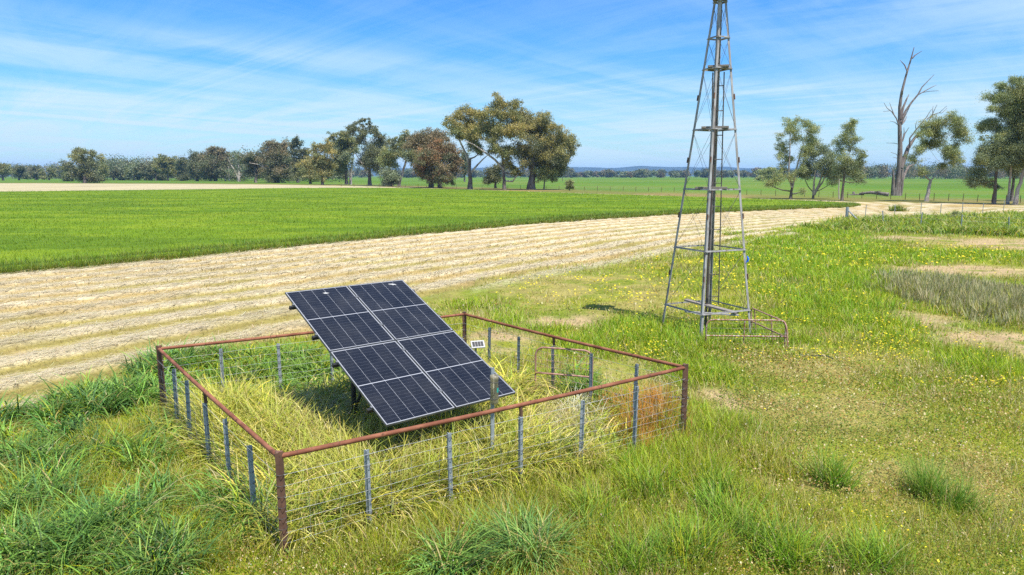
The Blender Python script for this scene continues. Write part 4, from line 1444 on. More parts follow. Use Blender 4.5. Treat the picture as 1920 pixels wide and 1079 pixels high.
place_tree('gum_tree', (881.5, 356), c1_([(130, 325, 50), (240, 270, 80), (370, 230, 75), (470, 260, 70), (230, 390, 80), (340, 370, 90), (430, 420, 80), (360, 470, 70), (500, 330, 60), (250, 460, 50), (400, 560, 65), (450, 620, 40)]),
           'olive', 'tall gum tree with spreading flat crown and pale limbs, left of the tallest tree', 'bark', 9, 11, fillk=0.25, fork=(881, 300), top_pal='gold',
           limbs=[c1_([(335, 760, 12), (300, 640, 11), (230, 490, 8), (150, 400, 3)]), c1_([(345, 830, 12), (420, 750, 9), (480, 690, 6), (540, 640, 3)])])
place_tree('gum_tree', (945.6, 356.7), c1_([(620, 95, 55), (690, 140, 60), (800, 140, 55), (590, 220, 70), (680, 260, 80), (780, 260, 70), (560, 350, 70), (650, 400, 80), (560, 450, 70), (740, 390, 70), (620, 560, 70), (570, 600, 50), (690, 640, 60), (750, 600, 60), (730, 720, 45), (800, 830, 45), (860, 820, 35), (780, 770, 45)]),
           'olive', 'tallest gum tree of the big clump, a separate tuft of leaves at its top', 'bark', 6.5, 12, fillk=0.2, fork=(942, 290), top_pal='gold',
           limbs=[c1_([(690, 800, 13), (600, 700, 11), (490, 620, 9), (380, 545, 6), (290, 510, 3)]), c1_([(710, 915, 9), (780, 920, 9), (830, 850, 5)])])
place_tree('gum_tree', (995.5, 356.7), c1_([(890, 210, 50), (920, 290, 90), (1030, 300, 80), (1110, 290, 60), (860, 400, 90), (980, 400, 100), (1120, 400, 90), (1210, 400, 60), (870, 570, 90), (960, 640, 90), (1060, 560, 100), (1180, 560, 100), (1270, 520, 80), (1340, 480, 70), (1400, 560, 55), (1390, 630, 30), (1110, 690, 100), (1230, 680, 100), (1310, 720, 70), (1270, 820, 70), (900, 740, 60), (1000, 750, 60)]),
           'dark', 'huge broad gum tree with golden brown crown and thick dark trunk', 'bark', 15, 13, fork=(1000, 300), top_pal='gold',
           limbs=[c1_([(960, 560, 6), (975, 500, 5), (1010, 440, 3)]), c1_([(1000, 600, 5), (1080, 595, 4), (1130, 600, 2)])])
place_tree('small_tree', (1019.7, 356.9), c1_([(1100, 820, 65), (1170, 850, 65), (1060, 880, 40), (1150, 790, 50), (1200, 900, 30)]), 'bright', 'small pale young tree under the right side of the huge gum', 'bark', 3, 14)
place_tree('small_tree', (929.4, 354), c1_([(600, 800, 70), (560, 860, 60), (520, 910, 40), (620, 900, 50), (640, 770, 50)]), 'dark', 'dark bushy young tree between the two tall gum trunks', 'bark', 5, 15)
place_tree('bush', (1068, 358.5), c1_([(1370, 930, 30), (1375, 960, 35), (1350, 980, 20), (1395, 980, 20)]), 'olive', 'lone small round bush right of the big tree clump', 'bark', 2, 16, cat='bush', group='bushes')
place_tree('gum_tree', (693.3, 349), c2_([(540, 100, 40), (640, 85, 22), (410, 170, 45), (500, 180, 50), (580, 230, 50), (680, 180, 45), (720, 230, 40), (600, 260, 50), (740, 290, 45), (820, 310, 50), (440, 260, 50), (540, 340, 60), (760, 400, 100), (700, 500, 110), (600, 520, 90), (560, 620, 80), (680, 620, 90), (760, 640, 90), (800, 540, 80)]),
           'dark', 'tall open-topped gum tree with dark lower crown, mid row', 'bark', 7, 21, fillk=0.15, fork=(693, 300), limbs=[c2_([(620, 720, 16), (560, 650, 11), (510, 570, 7), (470, 500, 4)])])
place_tree('gum_tree', (650, 347), c2_([(180, 290, 45), (310, 260, 50), (390, 310, 60), (300, 380, 90), (250, 460, 90), (380, 420, 80), (450, 360, 60), (250, 580, 90), (360, 560, 80), (300, 680, 90), (220, 660, 60), (470, 460, 60), (140, 350, 30)]),
           'grey', 'grey-green gum tree with twin trunks beside the open-topped gum', 'bark', 6, 22, top_pal='olive', limbs=[c2_([(395, 905, 20), (400, 780, 16), (430, 620, 10), (450, 500, 5)])])
place_tree('gum_tree', (605, 347.7), c2_([(110, 410, 65), (60, 440, 60), (150, 480, 60), (40, 560, 50), (100, 620, 90), (70, 720, 80), (30, 780, 60), (110, 760, 50), (-40, 420, 50), (-60, 520, 60), (-50, 640, 60)]),
           'olive', 'low-branched olive gum tree at the left end of the near clump', 'bark', 5, 23, top_pal='gold')
place_tree('leaning_tree', (747, 350.6), c2_([(930, 340, 40), (1040, 310, 35), (1120, 270, 45), (1040, 390, 50), (970, 420, 45), (1100, 400, 70), (1000, 500, 60), (1080, 520, 70), (1160, 520, 90), (1200, 590, 60), (1240, 560, 60)]),
           'grey', 'gum tree whose pale trunk leans to the right beside the brown trees', 'bark_pale', 6, 24, fork=(763, 303), top_pal='olive')
place_tree('gum_tree', (731, 350.2), c2_([(880, 500, 75), (960, 540, 75), (840, 580, 70), (920, 620, 80), (850, 660, 50)]), 'bright', 'round yellow-olive crowned tree left of the leaning trunk', 'bark', 5, 25)
place_tree('bush', (734, 350.8), c2_([(920, 740, 65), (880, 800, 75), (960, 800, 65), (830, 870, 50), (900, 870, 60), (970, 870, 40)]), 'grey', 'rounded grey-green bush at the foot of the leaning trunk', 'bark', 3, 26, cat='bush', group='bushes')
place_tree('gum_tree', (808.5, 352.8), c2_([(1200, 320, 85), (1280, 300, 75), (1160, 400, 70), (1300, 410, 100), (1430, 270, 95), (1530, 280, 85), (1590, 330, 60), (1400, 380, 90), (1480, 400, 80), (1340, 520, 80), (1420, 600, 80), (1380, 700, 80)]),
           'brown', 'dull brown gum tree standing behind the rust-red one', 'bark', 9, 27)
place_tree('gum_tree', (825, 353.5), c2_([(1500, 440, 90), (1600, 430, 90), (1700, 500, 95), (1400, 530, 90), (1340, 620, 90), (1480, 560, 100), (1600, 560, 100), (1740, 600, 80), (1280, 690, 75), (1400, 720, 100), (1550, 720, 110), (1680, 700, 100), (1330, 770, 70), (1620, 840, 70), (1680, 870, 40), (1460, 830, 80)]),
           'dark', 'dense rounded tree with rust-red top and dark skirt', 'bark', 9, 28, top_pal='rusty')
place_tree('gum_tree', (871, 342), c1_([(285, 700, 50), (260, 780, 40), (300, 640, 50), (290, 830, 25)]), 'dark', 'small dim tree farther back between the rust-red tree and flat-crowned gum', 'bark', 3, 29)
place_tree('gum_tree', (582, 345.7), c3_([(1530, 420, 65), (1450, 500, 75), (1560, 520, 85), (1620, 560, 60), (1430, 590, 55), (1520, 620, 75), (1590, 640, 50)]), 'olive', 'low rounded golden olive tree left of the near clump', 'bark', 5, 31, top_pal='gold')
place_tree('gum_tree', (558.5, 343.5), c3_([(1385, 150, 30), (1390, 210, 45), (1310, 220, 45), (1330, 300, 55), (1410, 310, 50), (1350, 400, 65), (1440, 330, 35), (1330, 500, 80), (1390, 560, 70), (1290, 440, 50), (1320, 610, 60), (1500, 300, 35), (1480, 380, 45)]),
           'dark', 'tall narrow gum tree with leaf tufts stacked to a pointed top', 'bark', 5, 32, fillk=0.1)
place_tree('gum_tree', (519, 344), c3_([(1020, 205, 55), (1100, 230, 65), (1200, 240, 65), (1000, 290, 60), (1120, 320, 100), (1220, 340, 60), (1010, 400, 90), (1130, 440, 120), (1230, 450, 70), (1040, 560, 100), (1170, 560, 100), (1250, 600, 70), (1100, 640, 80)]),
           'dark', 'big dense dark gum tree with bare grey limbs at its left side', 'bark', 10, 33, top_pal='brown', limbs=[c3_([(985, 600, 12), (960, 530, 9), (880, 480, 6), (760, 460, 3)]), c3_([(975, 560, 9), (930, 490, 6), (880, 440, 3)])])
place_tree('gum_tree', (479.6, 343.5), c3_([(830, 370, 65), (760, 400, 55), (690, 410, 60), (900, 420, 60), (920, 310, 35), (780, 480, 75), (880, 520, 70), (820, 590, 70), (930, 600, 55), (730, 560, 60)]),
           'brown', 'brownish spreading gum tree between the pale bare-limbed tree and the big dense one', 'bark', 5, 34, top_pal='dark')
place_tree('gum_tree', (448.5, 341.3), c3_([(560, 340, 50), (620, 360, 45), (590, 480, 50), (650, 520, 50), (540, 560, 50), (700, 580, 50)]), 'grey', 'sparse tree with bare white trunk and limbs in the left row', 'bark_pale', 5, 35, density=0.6, fillk=0,
           limbs=[c3_([(600, 660, 12), (560, 550, 8), (510, 470, 5), (490, 400, 2)]), c3_([(605, 660, 10), (660, 600, 6), (690, 560, 3)]), c3_([(480, 690, 8), (485, 600, 6), (490, 500, 4)])])
place_tree('gum_tree', (403.7, 340.8), c3_([(310, 280, 45), (390, 290, 45), (240, 320, 55), (330, 370, 100), (230, 420, 90), (420, 380, 70), (150, 400, 60), (460, 350, 35), (300, 500, 110), (400, 500, 80), (200, 540, 90), (330, 590, 80), (460, 560, 60)]),
           'dark', 'broad dark gum tree with three tufts on top, left of the white-limbed tree', 'bark', 6, 36, top_pal='brown', limbs=[c3_([(305, 690, 9), (300, 600, 8), (290, 500, 5)]), c3_([(430, 690, 9), (420, 600, 8), (390, 500, 5)])])
place_tree('gum_tree', (370, 340.7), c3_([(40, 360, 55), (120, 380, 50), (60, 460, 80), (140, 480, 70), (20, 560, 70), (110, 580, 70)]), 'dark', 'dark gum tree with two low humps next to the broad three-tufted one', 'bark', 5, 37)
place_tree('gum_tree', (159.3, 344.3), c4_([(740, 140, 50), (700, 185, 25), (850, 130, 30), (900, 150, 35), (950, 185, 35), (780, 190, 55), (860, 200, 55), (800, 240, 50), (890, 240, 45), (810, 300, 45), (760, 350, 60), (850, 360, 55), (900, 360, 50), (930, 390, 35), (720, 330, 35)]),
           'dark', 'lone tall gum tree on the pale field edge with an hourglass crown', 'bark', 6, 41, top_pal='olive', fillk=0)
place_tree('gum_tree', (128.6, 341), c4_([(620, 260, 40), (680, 270, 45), (640, 320, 60), (710, 320, 50), (660, 370, 55)]), 'olive', 'rounded olive tree touching the left side of the hourglass gum', 'bark', 5, 42, top_pal='dark')
place_tree('gum_tree', (194, 341), c4_([(960, 270, 40), (1000, 310, 40), (980, 350, 45)]), 'olive', 'small olive tree touching the right side of the hourglass gum', 'bark', 4, 43)

# the smaller trees of the far left row, each with its own crown
FARROW = [
    (6, 339.4, 306, 20, 'clipped dark tree at the left edge of the far row'),
    (36, 339.0, 310, 16, 'flat umbrella-topped tree second in the far left row'),
    (68, 338.6, 311, 19, 'broad bluish tree after the gap in the far left row'),
    (92, 338.8, 314, 17, 'low rounded tree in the far row just left of the olive rounded tree'),
    (214, 339.0, 310, 15, 'dim tree standing right of the small olive tree in the far row'),
    (233, 339.0, 313, 14, 'lowest dim tree at the dip of the far row'),
    (252, 339.2, 309, 15, 'tree at the left foot of the long rising row'),
    (272, 339.4, 306, 16, 'second tree up the long rising row, with rounded top'),
    (293, 339.6, 303, 15, 'third tree up the long rising row, before the tall flat-topped one'),
    (315, 340.0, 292, 17, 'tall flat-topped tree of the long rising row'),
    (340, 340.2, 297, 15, 'tree in the hollow right of the flat-topped one in the rising row'),
]
for k, (px, by, ty, hw, lab) in enumerate(FARROW):
    rg = np.random.default_rng(200 + k)
    hgt = by - ty
    L_ = [(px + rg.uniform(-.5, .5) * hw, ty + hgt * 0.14 + rg.uniform(0, 2), hgt * 0.15)]
    for _ in range(9):
        L_.append((px + rg.uniform(-.85, .85) * hw, ty + hgt * rg.uniform(0.18, 0.80), hgt * rg.uniform(0.13, 0.22)))
    place_tree('gum_tree', (px, by), L_, 'dark' if k % 3 else 'olive', lab, 'bark', 3.5, 300 + k)

place_tree('young_gum', (1482.3, 374.2), c5_([(330, 150, 32), (390, 155, 36), (490, 190, 48), (310, 230, 45), (400, 240, 55), (520, 250, 55), (280, 300, 38), (430, 330, 55), (550, 340, 55), (600, 370, 45), (270, 400, 36), (340, 400, 42), (490, 420, 55), (320, 480, 36), (240, 510, 36), (400, 540, 50), (460, 500, 45), (540, 450, 45), (330, 620, 45), (200, 770, 50), (160, 790, 28), (270, 700, 42), (480, 860, 30), (440, 640, 42), (330, 710, 42)]),
           'bright', 'tall open grey-green gum right of the tower, leftmost of the roadside trees', 'bark', 6.5, 51, fork=(1484, 350), density=0.55, leafpx=1.7, sk=1.15, fillk=0.22, group='roadside trees',
           limbs=[c5_([(400, 830, 14), (350, 680, 9), (350, 480, 6), (335, 250, 3)]), c5_([(400, 830, 12), (420, 640, 8), (450, 450, 5), (500, 250, 2)])])
place_tree('young_gum', (1525, 374.2), c5_([(650, 450, 55), (710, 440, 45), (600, 510, 55), (700, 530, 65), (770, 500, 45), (560, 600, 65), (660, 610, 75), (760, 600, 65), (800, 650, 55), (530, 690, 55), (600, 680, 55), (740, 700, 55), (790, 760, 45), (490, 650, 35)]),
           'grey', 'short bushy gum with several stems between two taller roadside trees', 'bark', 5.5, 52, fork=(1524, 362), leafpx=1.7, sk=1.15, fillk=0.22, density=0.6, group='roadside trees',
           limbs=[c5_([(620, 900, 14), (605, 780, 9), (600, 650, 5)]), c5_([(625, 900, 14), (660, 790, 9), (690, 640, 5)]), c5_([(630, 880, 12), (690, 770, 7), (730, 650, 4)])])
place_tree('young_gum', (1578.6, 378), c5_([(930, 170, 32), (980, 190, 32), (900, 230, 45), (970, 270, 45), (860, 320, 45), (1020, 330, 38), (840, 380, 45), (930, 370, 50), (1000, 420, 45), (880, 460, 45), (1040, 480, 45), (860, 530, 55), (950, 560, 60), (1070, 540, 45), (1090, 510, 25), (1040, 620, 65), (880, 640, 65), (990, 680, 65), (1080, 700, 45), (840, 720, 45), (960, 600, 55), (1060, 760, 35)]),
           'grey', 'pointed cone-shaped gum, rightmost of the three trees beside the tower', 'bark', 5, 53, fork=(1580, 300), leafpx=1.7, sk=1.15, fillk=0.22, top_pal='bright', group='roadside trees', density=0.6,
           limbs=[c5_([(880, 940, 7), (860, 850, 6), (850, 740, 4)])])
place_tree('young_gum', (1736.4, 378.8), c6_([(480, 465, 28), (430, 500, 42), (500, 510, 46), (380, 520, 36), (540, 560, 42), (360, 570, 36), (450, 570, 46), (560, 610, 36), (590, 690, 32), (400, 620, 28), (330, 670, 30), (300, 720, 30), (460, 680, 30), (550, 740, 32), (520, 770, 30), (350, 810, 28), (470, 625, 36), (430, 640, 32), (500, 670, 34), (530, 700, 28), (420, 560, 32)]),
           'bright', 'leafy golden green gum with forked pale trunk beside the dead tree', 'bark_pale', 8, 54, fork=(1741, 340), leafpx=1.7, sk=1.15, fillk=0.22, top_pal='bright', group='roadside trees', density=0.8)
place_tree('young_gum', (1862.8, 384), c7_([(295, 140, 36), (270, 210, 45), (320, 230, 45), (230, 290, 36), (330, 310, 45), (220, 390, 45), (180, 410, 28), (290, 400, 45), (250, 500, 36), (180, 485, 18), (200, 560, 42), (270, 570, 55), (180, 630, 45), (240, 660, 55), (310, 640, 55), (200, 760, 55), (160, 790, 36), (250, 790, 36), (340, 820, 25)]),
           'grey', 'tall dark-trunked gum, left of the clump at the right edge', 'bark', 6.5, 55, fork=(1860, 290), leafpx=1.7, sk=1.15, fillk=0.22, top_pal='bright', group='roadside trees')
place_tree('young_gum', (1889, 384), c7_([(380, 110, 40), (400, 160, 55), (350, 200, 45), (430, 230, 55), (370, 290, 55), (460, 310, 55), (400, 380, 55), (350, 470, 65), (420, 480, 65), (380, 560, 65), (340, 600, 55), (440, 590, 65), (420, 650, 55)]),
           'grey', 'gum with slender white trunk in the middle of the clump at the right edge', 'bark_pale', 5, 56, fork=(1888, 300), leafpx=1.7, sk=1.15, fillk=0.22, top_pal='bright', group='roadside trees')
place_tree('young_gum', (1902, 385), c7_([(500, 200, 55), (510, 300, 55), (490, 400, 65), (520, 480, 75), (490, 560, 75), (510, 640, 55), (560, 600, 75), (580, 480, 75), (570, 360, 65), (560, 240, 65), (540, 130, 45), (510, 90, 36)]),
           'grey', 'gum with leaning white trunk, cut by the right edge', 'bark_pale', 8, 57, fork=(1912, 320), leafpx=1.7, sk=1.15, fillk=0.22, top_pal='olive', group='roadside trees')
place_tree('young_gum', (1896, 378), c7_([(430, 700, 45), (470, 660, 45), (400, 690, 40)]), 'dark', 'small dark tree behind the white trunks at the right edge', 'bark', 6, 58, leafpx=1.7, sk=1.15, fillk=0.22, group='roadside trees')
place_tree('bush', (1440, 341), [(1440, 322, 8), (1430, 326, 9), (1452, 325, 9), (1445, 331, 9), (1425, 333, 7), (1460, 333, 7)], 'bright', 'pale rounded tree on the far paddock behind the tall roadside gum', 'bark', 3, 59, cat='tree', group='gum trees across the paddock')
place_tree('shrub', (1790, 412), [(1790, 402, 6), (1785, 406, 6), (1795, 406, 6), (1790, 409, 6)], 'bright', 'larger dark green shrub in the weeds by the wire fence', 'bark', 1.5, 60, cat='shrub', leafpx=1.6, group='bushes')
place_tree('shrub', (1823, 411), [(1823, 404, 4), (1821, 407, 4), (1826, 407, 4)], 'bright', 'smaller green shrub beside the larger one in the fence weeds', 'bark', 1.2, 61, cat='shrub', leafpx=1.6, group='bushes')

# dead tree
db = (1620 + 212 / 3.48, 90 + 967 / 3.48)
dg = G(*db)
dS = (dg[1] * math.cos(PIT) + CAM_H * math.sin(PIT)) / F_PX
dead = thing('dead_tree', (dg[0], dg[1], 0), 'tall leafless dead tree with grey trunk and broken limbs', 'tree')


def dpath(path, rads, yo=0.0):
    n_ = len(path)
    return [np.array([(1620 + a_ / 3.48 - db[0]) * dS, yo * (k_ / max(1, n_ - 1)), (db[1] - (90 + b_ / 3.48)) * dS]) for k_, (a_, b_) in enumerate(path)], [r_ / 3.48 * dS for r_ in rads]


dm = MB()
for path, rads, yo in [
    ([(212, 985), (216, 900), (218, 800), (210, 650), (195, 510), (188, 400), (192, 320), (210, 220), (235, 110), (250, 35)], [30, 22, 18, 14, 11.5, 10, 8, 6.3, 4.6, 2], 0.5),
    ([(228, 970), (232, 900), (228, 800)], [18, 15, 8], -0.4), ([(190, 975), (180, 880), (172, 800)], [16, 10, 4], -0.3), ([(198, 975), (200, 900), (206, 820)], [16, 12, 8], -0.5)]:
    p_, r_ = dpath(path, rads, yo)
    dm.tube(p_, r_, 9)
dm.build('trunk', M['dead'], dead)
DB = [([(236, 105), (255, 85), (300, 58)], [4, 3, 1]), ([(214, 190), (195, 145), (168, 115)], [4, 3, 1.2]), ([(191, 325), (180, 318), (168, 306)], [5, 4, 2]),
      ([(196, 480), (212, 405), (235, 355), (255, 322)], [7, 6, 4, 1.5]), ([(200, 500), (225, 430), (260, 375), (300, 325), (322, 280), (360, 240), (398, 200)], [7, 6, 5, 4, 3, 2, 1]),
      ([(300, 325), (345, 302), (390, 280), (430, 263)], [3, 2.4, 2, 0.8]), ([(322, 314), (350, 310), (385, 311)], [2, 1.6, 0.8]), ([(205, 512), (235, 490), (260, 458)], [5, 4, 1.2]),
      ([(208, 500), (245, 440), (280, 385)], [3, 2, 0.8]), ([(188, 520), (165, 475), (130, 435), (95, 412), (70, 380)], [4, 3, 2.4, 1.6, 0.8]), ([(158, 465), (140, 425), (120, 376)], [2.4, 1.8, 0.8]),
      ([(180, 515), (165, 498), (140, 490)], [2.4, 1.8, 0.8]), ([(120, 428), (105, 430), (88, 432)], [1.5, 1, 0.6]),
      ([(222, 790), (245, 735), (270, 660), (310, 600), (345, 560)], [15, 12, 10, 7, 4]), ([(310, 600), (335, 540), (365, 480), (390, 395)], [5, 4, 3, 1]),
      ([(270, 660), (262, 600), (300, 540), (350, 470), (375, 420)], [5, 4, 3, 2, 0.8]), ([(365, 480), (400, 455), (440, 440), (470, 440), (505, 408)], [3, 2.4, 2, 1.4, 0.6]),
      ([(400, 455), (405, 420), (418, 395)], [2, 1.4, 0.6]), ([(440, 440), (450, 420), (458, 402)], [1.6, 1, 0.5]), ([(220, 620), (235, 570), (262, 530)], [4, 3, 1]), ([(222, 600), (226, 560), (222, 530)], [3, 2, 1]),
      ([(300, 545), (285, 520), (282, 500)], [2, 1.4, 0.7]), ([(345, 560), (390, 520), (440, 470)], [3, 2, 0.8]),
      ([(240, 870), (262, 825), (290, 780), (330, 765), (360, 740)], [9, 8, 6, 4, 1.5]), ([(205, 640), (180, 630), (140, 628)], [2, 1.4, 0.6]), ([(205, 720), (175, 700), (130, 690)], [2, 1.4, 0.6]), ([(207, 740), (180, 725), (150, 722)], [1.8, 1.2, 0.6]),
      ([(195, 620), (190, 580), (185, 555)], [2, 1.4, 0.6]), ([(232, 720), (240, 690), (232, 665)], [3, 2, 1])]
for k, (path, rads) in enumerate(DB):
    p_, r_ = dpath(path, [max(q * 1.15, 1.1) for q in rads], rng.uniform(-2.0, 2.0))
    MB().tube(p_, r_, 6).build('limb', M['dead'], dead)

# fallen log by the dead tree
la, lb_ = G(1611, 368.5), G(1666, 369.5)
lo_ = MB(la)
lo_.tube([la + [0, 0, 0.5], la * 0.6 + lb_ * 0.4 + [0, 0, 0.75], lb_ + [0, 0, 0.4]], [0.16, 0.30, 0.38], 8)
lo_.tube([la * 0.6 + lb_ * 0.4 + [0, 0, 0.75], la * 0.3 + lb_ * 0.7 + np.array([0, -0.5, 1.1])], [0.16, 0.06], 6)
lo_.tube([la * 0.8 + lb_ * 0.2 + [0, 0.4, 0.35], la + [-2.0, 0.8, 0.25]], [0.2, 0.08], 6)
o = lo_.build('fallen_log', M['dead'])
o.location = la
tag(o, 'grey fallen log in the grass left of the dead tree', 'log')
sp_ = G(1600, 367)
o = MB(sp_).tube([sp_ + [0, 0, -0.2], sp_ + [0.05, 0, 0.4], sp_ + [0.0, 0.1, 0.75]], [0.35, 0.28, 0.2], 8).build('stump', M['dead'])
o.location = sp_
tag(o, 'short dark stump at the left end of the fallen log', 'stump')

# ------------------------------------------------------------------ far wood along the horizon
def make_treeline():
    rg = np.random.default_rng(5)
    P, Cl, S_ = [], [], []
    for k in range(640):
        px = rg.uniform(-150, 2080)
        yy = 1340 + rg.uniform(-120, 260)
        if px > 1585:
            yy = 800 + rg.uniform(-40, 220)
        elif px < 560:
            yy = 900 + rg.uniform(-60, 300)
        if k >= 520:
            px = rg.uniform(190, 640)
            yy = 430 + rg.uniform(0, 200) + (640 - px) * 0.35
        x0 = (px - 960) / F_PX * yy
        hh = (rg.uniform(9.5, 15.5) if 560 < px < 1585 else rg.uniform(12, 18)) * (1.15 if k >= 520 else 1) * (1.15 if rg.random() < 0.12 else 1)
        wdt = hh * rg.uniform(0.28, 0.5)
        pal = np.array(LEAFPAL[('dark', 'grey', 'dark', 'brown')[rg.integers(0, 4)]])
        for _ in range(9):
            c = np.array([x0 + rg.uniform(-1, 1) * wdt, yy + rg.uniform(-1, 1) * wdt, hh * rg.uniform(0.22, 0.92)])
            nl = 90
            P.append(c + rg.normal(size=(nl, 3)) * np.array([0.24, 0.24, 0.15]) * hh * 0.75)
            Cl.append(np.clip(1.25 * pal[rg.integers(0, 4)] * (1 + rg.normal(0, 0.15, (nl, 1))), 0.01, 0.5))
            S_.append(np.full(nl, max(yy, 700) / F_PX * 2.0))
        for _ in range(3):                                # stems
            nl = 5
            xs_ = x0 + rg.uniform(-.6, .6) * wdt
            P.append(np.stack([np.full(nl, xs_), np.full(nl, yy - wdt), np.linspace(0.3, hh * 0.4, nl)], 1))
            Cl.append(np.tile(np.array([[0.20, 0.175, 0.155]]) * rg.uniform(0.5, 1.4), (nl, 1)))
            S_.append(np.full(nl, yy / F_PX * 1.2))
    P, Cl, S_ = np.concatenate(P), np.concatenate(Cl), np.concatenate(S_)
    P[:, 2] = np.abs(P[:, 2])
    n = len(P)
    u = rg.normal(size=(n, 3))
    u /= np.linalg.norm(u, axis=1)[:, None]
    v = np.cross(u, rg.normal(size=(n, 3)))
    v /= np.linalg.norm(v, axis=1)[:, None]
    ln, wd = S_[:, None], S_[:, None] * 0.7
    V = np.stack([P - u * ln * .5, P + v * wd * .5, P + u * ln * .5, P - v * wd * .5], 1).reshape(-1, 3)
    return raw_mesh('treeline', V, np.arange(4 * n).reshape(n, 4), M['leaf'], np.repeat(Cl, 4, 0))


stuff('treeline', make_treeline(), 'far belt of grey-green trees along the horizon', 'treeline')

# ------------------------------------------------------------------ wire fences in the distance
def wire_fence(name, label, posts, h, r_, mat, wires=3, post_name='post', lean=0.0, group=None, wr=0.004):
    p0 = posts[0]
    f = thing(name, (p0[0], p0[1], 0), label, 'fence', group)
    org = np.array([p0[0], p0[1], 0.0])
    tops = []
    for k, p in enumerate(posts):
        hh = h * rng.uniform(0.9, 1.08)
        ln = rng.normal(0, lean, 2) * hh
        tops.append((np.array([p[0], p[1], 0.0]), np.array([p[0] + ln[0], p[1] + ln[1], hh])))
        MB(org).tube([(p[0], p[1], -0.3), tops[-1][1]], [r_, r_ * 0.92], 7).build(post_name, M[mat], f)
    wm = MB(org)
    for t in np.linspace(0.35, 0.93, wires):
        for (a0_, a1_), (b0_, b1_) in zip(tops[:-1], tops[1:]):
            pa_, pb_ = a0_ + (a1_ - a0_) * t, b0_ + (b1_ - b0_) * t
            wm.tube([pa_, (pa_ + pb_) / 2 - [0, 0, 0.03], pb_], wr, 4, False)
    wm.build('wire', M['wire'], f)
    return f, org


nearp = [G(1587, 416.5), G(1657, 424), G(1725, 428), G(1801, 435), G(1893, 436), G(2010, 441)]
nf, nfo = wire_fence('wire_fence', 'leaning steel picket fence with heavy corner strainer half buried in weeds', nearp, 1.15, 0.042, 'galv', lean=0.10)
s0 = nearp[0]
MB(nfo).tube([(s0[0], s0[1], -0.3), (s0[0], s0[1], 1.3)], 0.13, 10).build('strainer_post', M['galv'], nf)
s1 = G(1612, 419)
MB(nfo).tube([(s0[0] + 0.1, s0[1], 1.0), (s1[0], s1[1], 0.1)], 0.05, 8).build('stay', M['galv'], nf)
farp = [G(1622, 411.5), G(1677, 408.5), G(1726, 407), G(1763, 406.5), G(1804, 405.5), G(1842, 403), G(1881, 401), G(1920, 399), G(1990, 396)]
wire_fence('wire_fence', 'thin star picket fence along the mown track behind the weeds', farp, 1.3, 0.035, 'galv', lean=0.02)
tp = [G(px, 366.5 + (px - 1400) * 0.030) for px in range(1400, 2010, 27)]
wire_fence('wire_fence', 'old dark wooden post fence running behind the roadside trees', tp, 1.2, 0.05, 'rust_dark', lean=0.03, wr=0.008)
tp = [G(px, 350.6 + (px - 640) * 0.0165) for px in range(640, 1290, 24)]
wire_fence('wire_fence', 'faint paddock fence passing under the big tree clump', tp, 1.2, 0.06, 'rust_dark', lean=0.03, wr=0.01)

# ------------------------------------------------------------------ tussocks that stand alone
def tussock(px, py, n_, h0, h1, rad, label, name='grass_tussock', pal=None, dry=0.14, curl=(0.2, 1.3), wk=1.0, segs=4):
    c = G(px, py)
    dx, dy = rng.normal(0, rad, n_), rng.normal(0, rad, n_)
    az = np.where(rng.random(n_) < 0.55, np.arctan2(dy, dx) + rng.normal(0, 0.6, n_), rng.normal(rng.uniform(0, 6.28), 1.0, n_))
    col = pick(pal or [(0.10, 0.22, 0.03), (0.13, 0.26, 0.035), (0.16, 0.30, 0.04), (0.20, 0.31, 0.05)], n_)
    col = mixpal(rng.random(n_) < dry, pick(STRAWC, n_), col)
    me = blade_mesh(name, np.stack([dx, dy, np.full(n_, -0.02)], 1), rng.uniform(h0 * 0.55, h1, n_), rng.uniform(0.006, 0.011, n_) * wk * max(1, c[1] / 8), az, rng.uniform(0.02, 0.5, n_), rng.uniform(*curl, n_), col, col * 0.8 + pick(LIME, n_) * 0.2, segs)
    o = link(name, me, None)
    o.location = (c[0], c[1], 0)
    tag(o, label, 'tussock', 'grass tussocks standing alone')


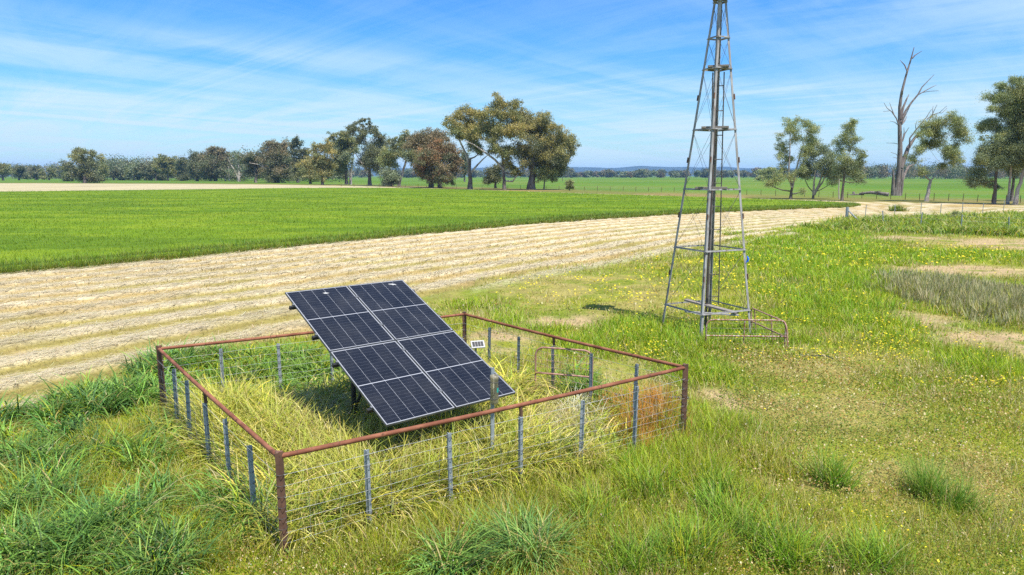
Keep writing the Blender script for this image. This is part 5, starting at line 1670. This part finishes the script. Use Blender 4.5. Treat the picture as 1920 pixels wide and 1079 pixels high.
tussock(1737, 930, 420, 0.34, 0.70, 0.10, 'taller dark green tussock of the pair on the dry ground at lower right')
tussock(1790, 952, 360, 0.26, 0.55, 0.12, 'lower spreading tussock of the pair on the dry ground at lower right', dry=0.15)
tussock(1553, 908, 120, 0.20, 0.45, 0.08, 'thin upright tussock alone on the dry clover ground', dry=0.2)
tussock(985, 1045, 900, 0.40, 0.78, 0.17, 'big rounded blue-green tussock of drooping blades at the bottom edge', pal=[(0.11, 0.24, 0.06), (0.15, 0.29, 0.07), (0.20, 0.33, 0.075), (0.07, 0.17, 0.05)], curl=(0.7, 2.7), wk=1.8, segs=6)
tussock(1093, 752, 330, 0.35, 0.62, 0.09, 'dark leafy clump growing up beside the small mesh gate', pal=[(0.05, 0.15, 0.02), (0.07, 0.19, 0.025), (0.11, 0.24, 0.03)], dry=0.0)
tussock(1682, 397, 300, 0.5, 1.0, 0.36, 'lone green tuft left standing on the mown track', pal=[(0.16, 0.25, 0.035), (0.20, 0.27, 0.05)])

# ------------------------------------------------------------------ air between here and the hills
def haze_mat():
    m = bpy.data.materials.new('thin_haze')
    m.use_nodes = True
    t = NT(m.node_tree)
    out = t.n('ShaderNodeOutputMaterial')
    v = t.n('ShaderNodeVolumePrincipled')
    v.inputs['Color'].default_value = (0.30, 0.56, 1.0, 1)
    v.inputs['Density'].default_value = 0.00009
    v.inputs['Anisotropy'].default_value = 0.0
    v.inputs['Density Attribute'].default_value = ''
    t.t.links.new(v.outputs[0], out.inputs['Volume'])
    return m


hb = MB()
x0_, x1_, y0_, y1_, z0_, z1_ = -9500, 9500, -80, 9600, -3, 125
hb.add([(x, y, z_) for z_ in (z0_, z1_) for x, y in ((x0_, y0_), (x1_, y0_), (x1_, y1_), (x0_, y1_))], [(0, 3, 2, 1), (4, 5, 6, 7), (0, 1, 5, 4), (1, 2, 6, 5), (2, 3, 7, 6), (3, 0, 4, 7)])
tag(hb.build('haze', haze_mat()), 'thin blue air over the whole paddock', 'haze', kind='stuff')
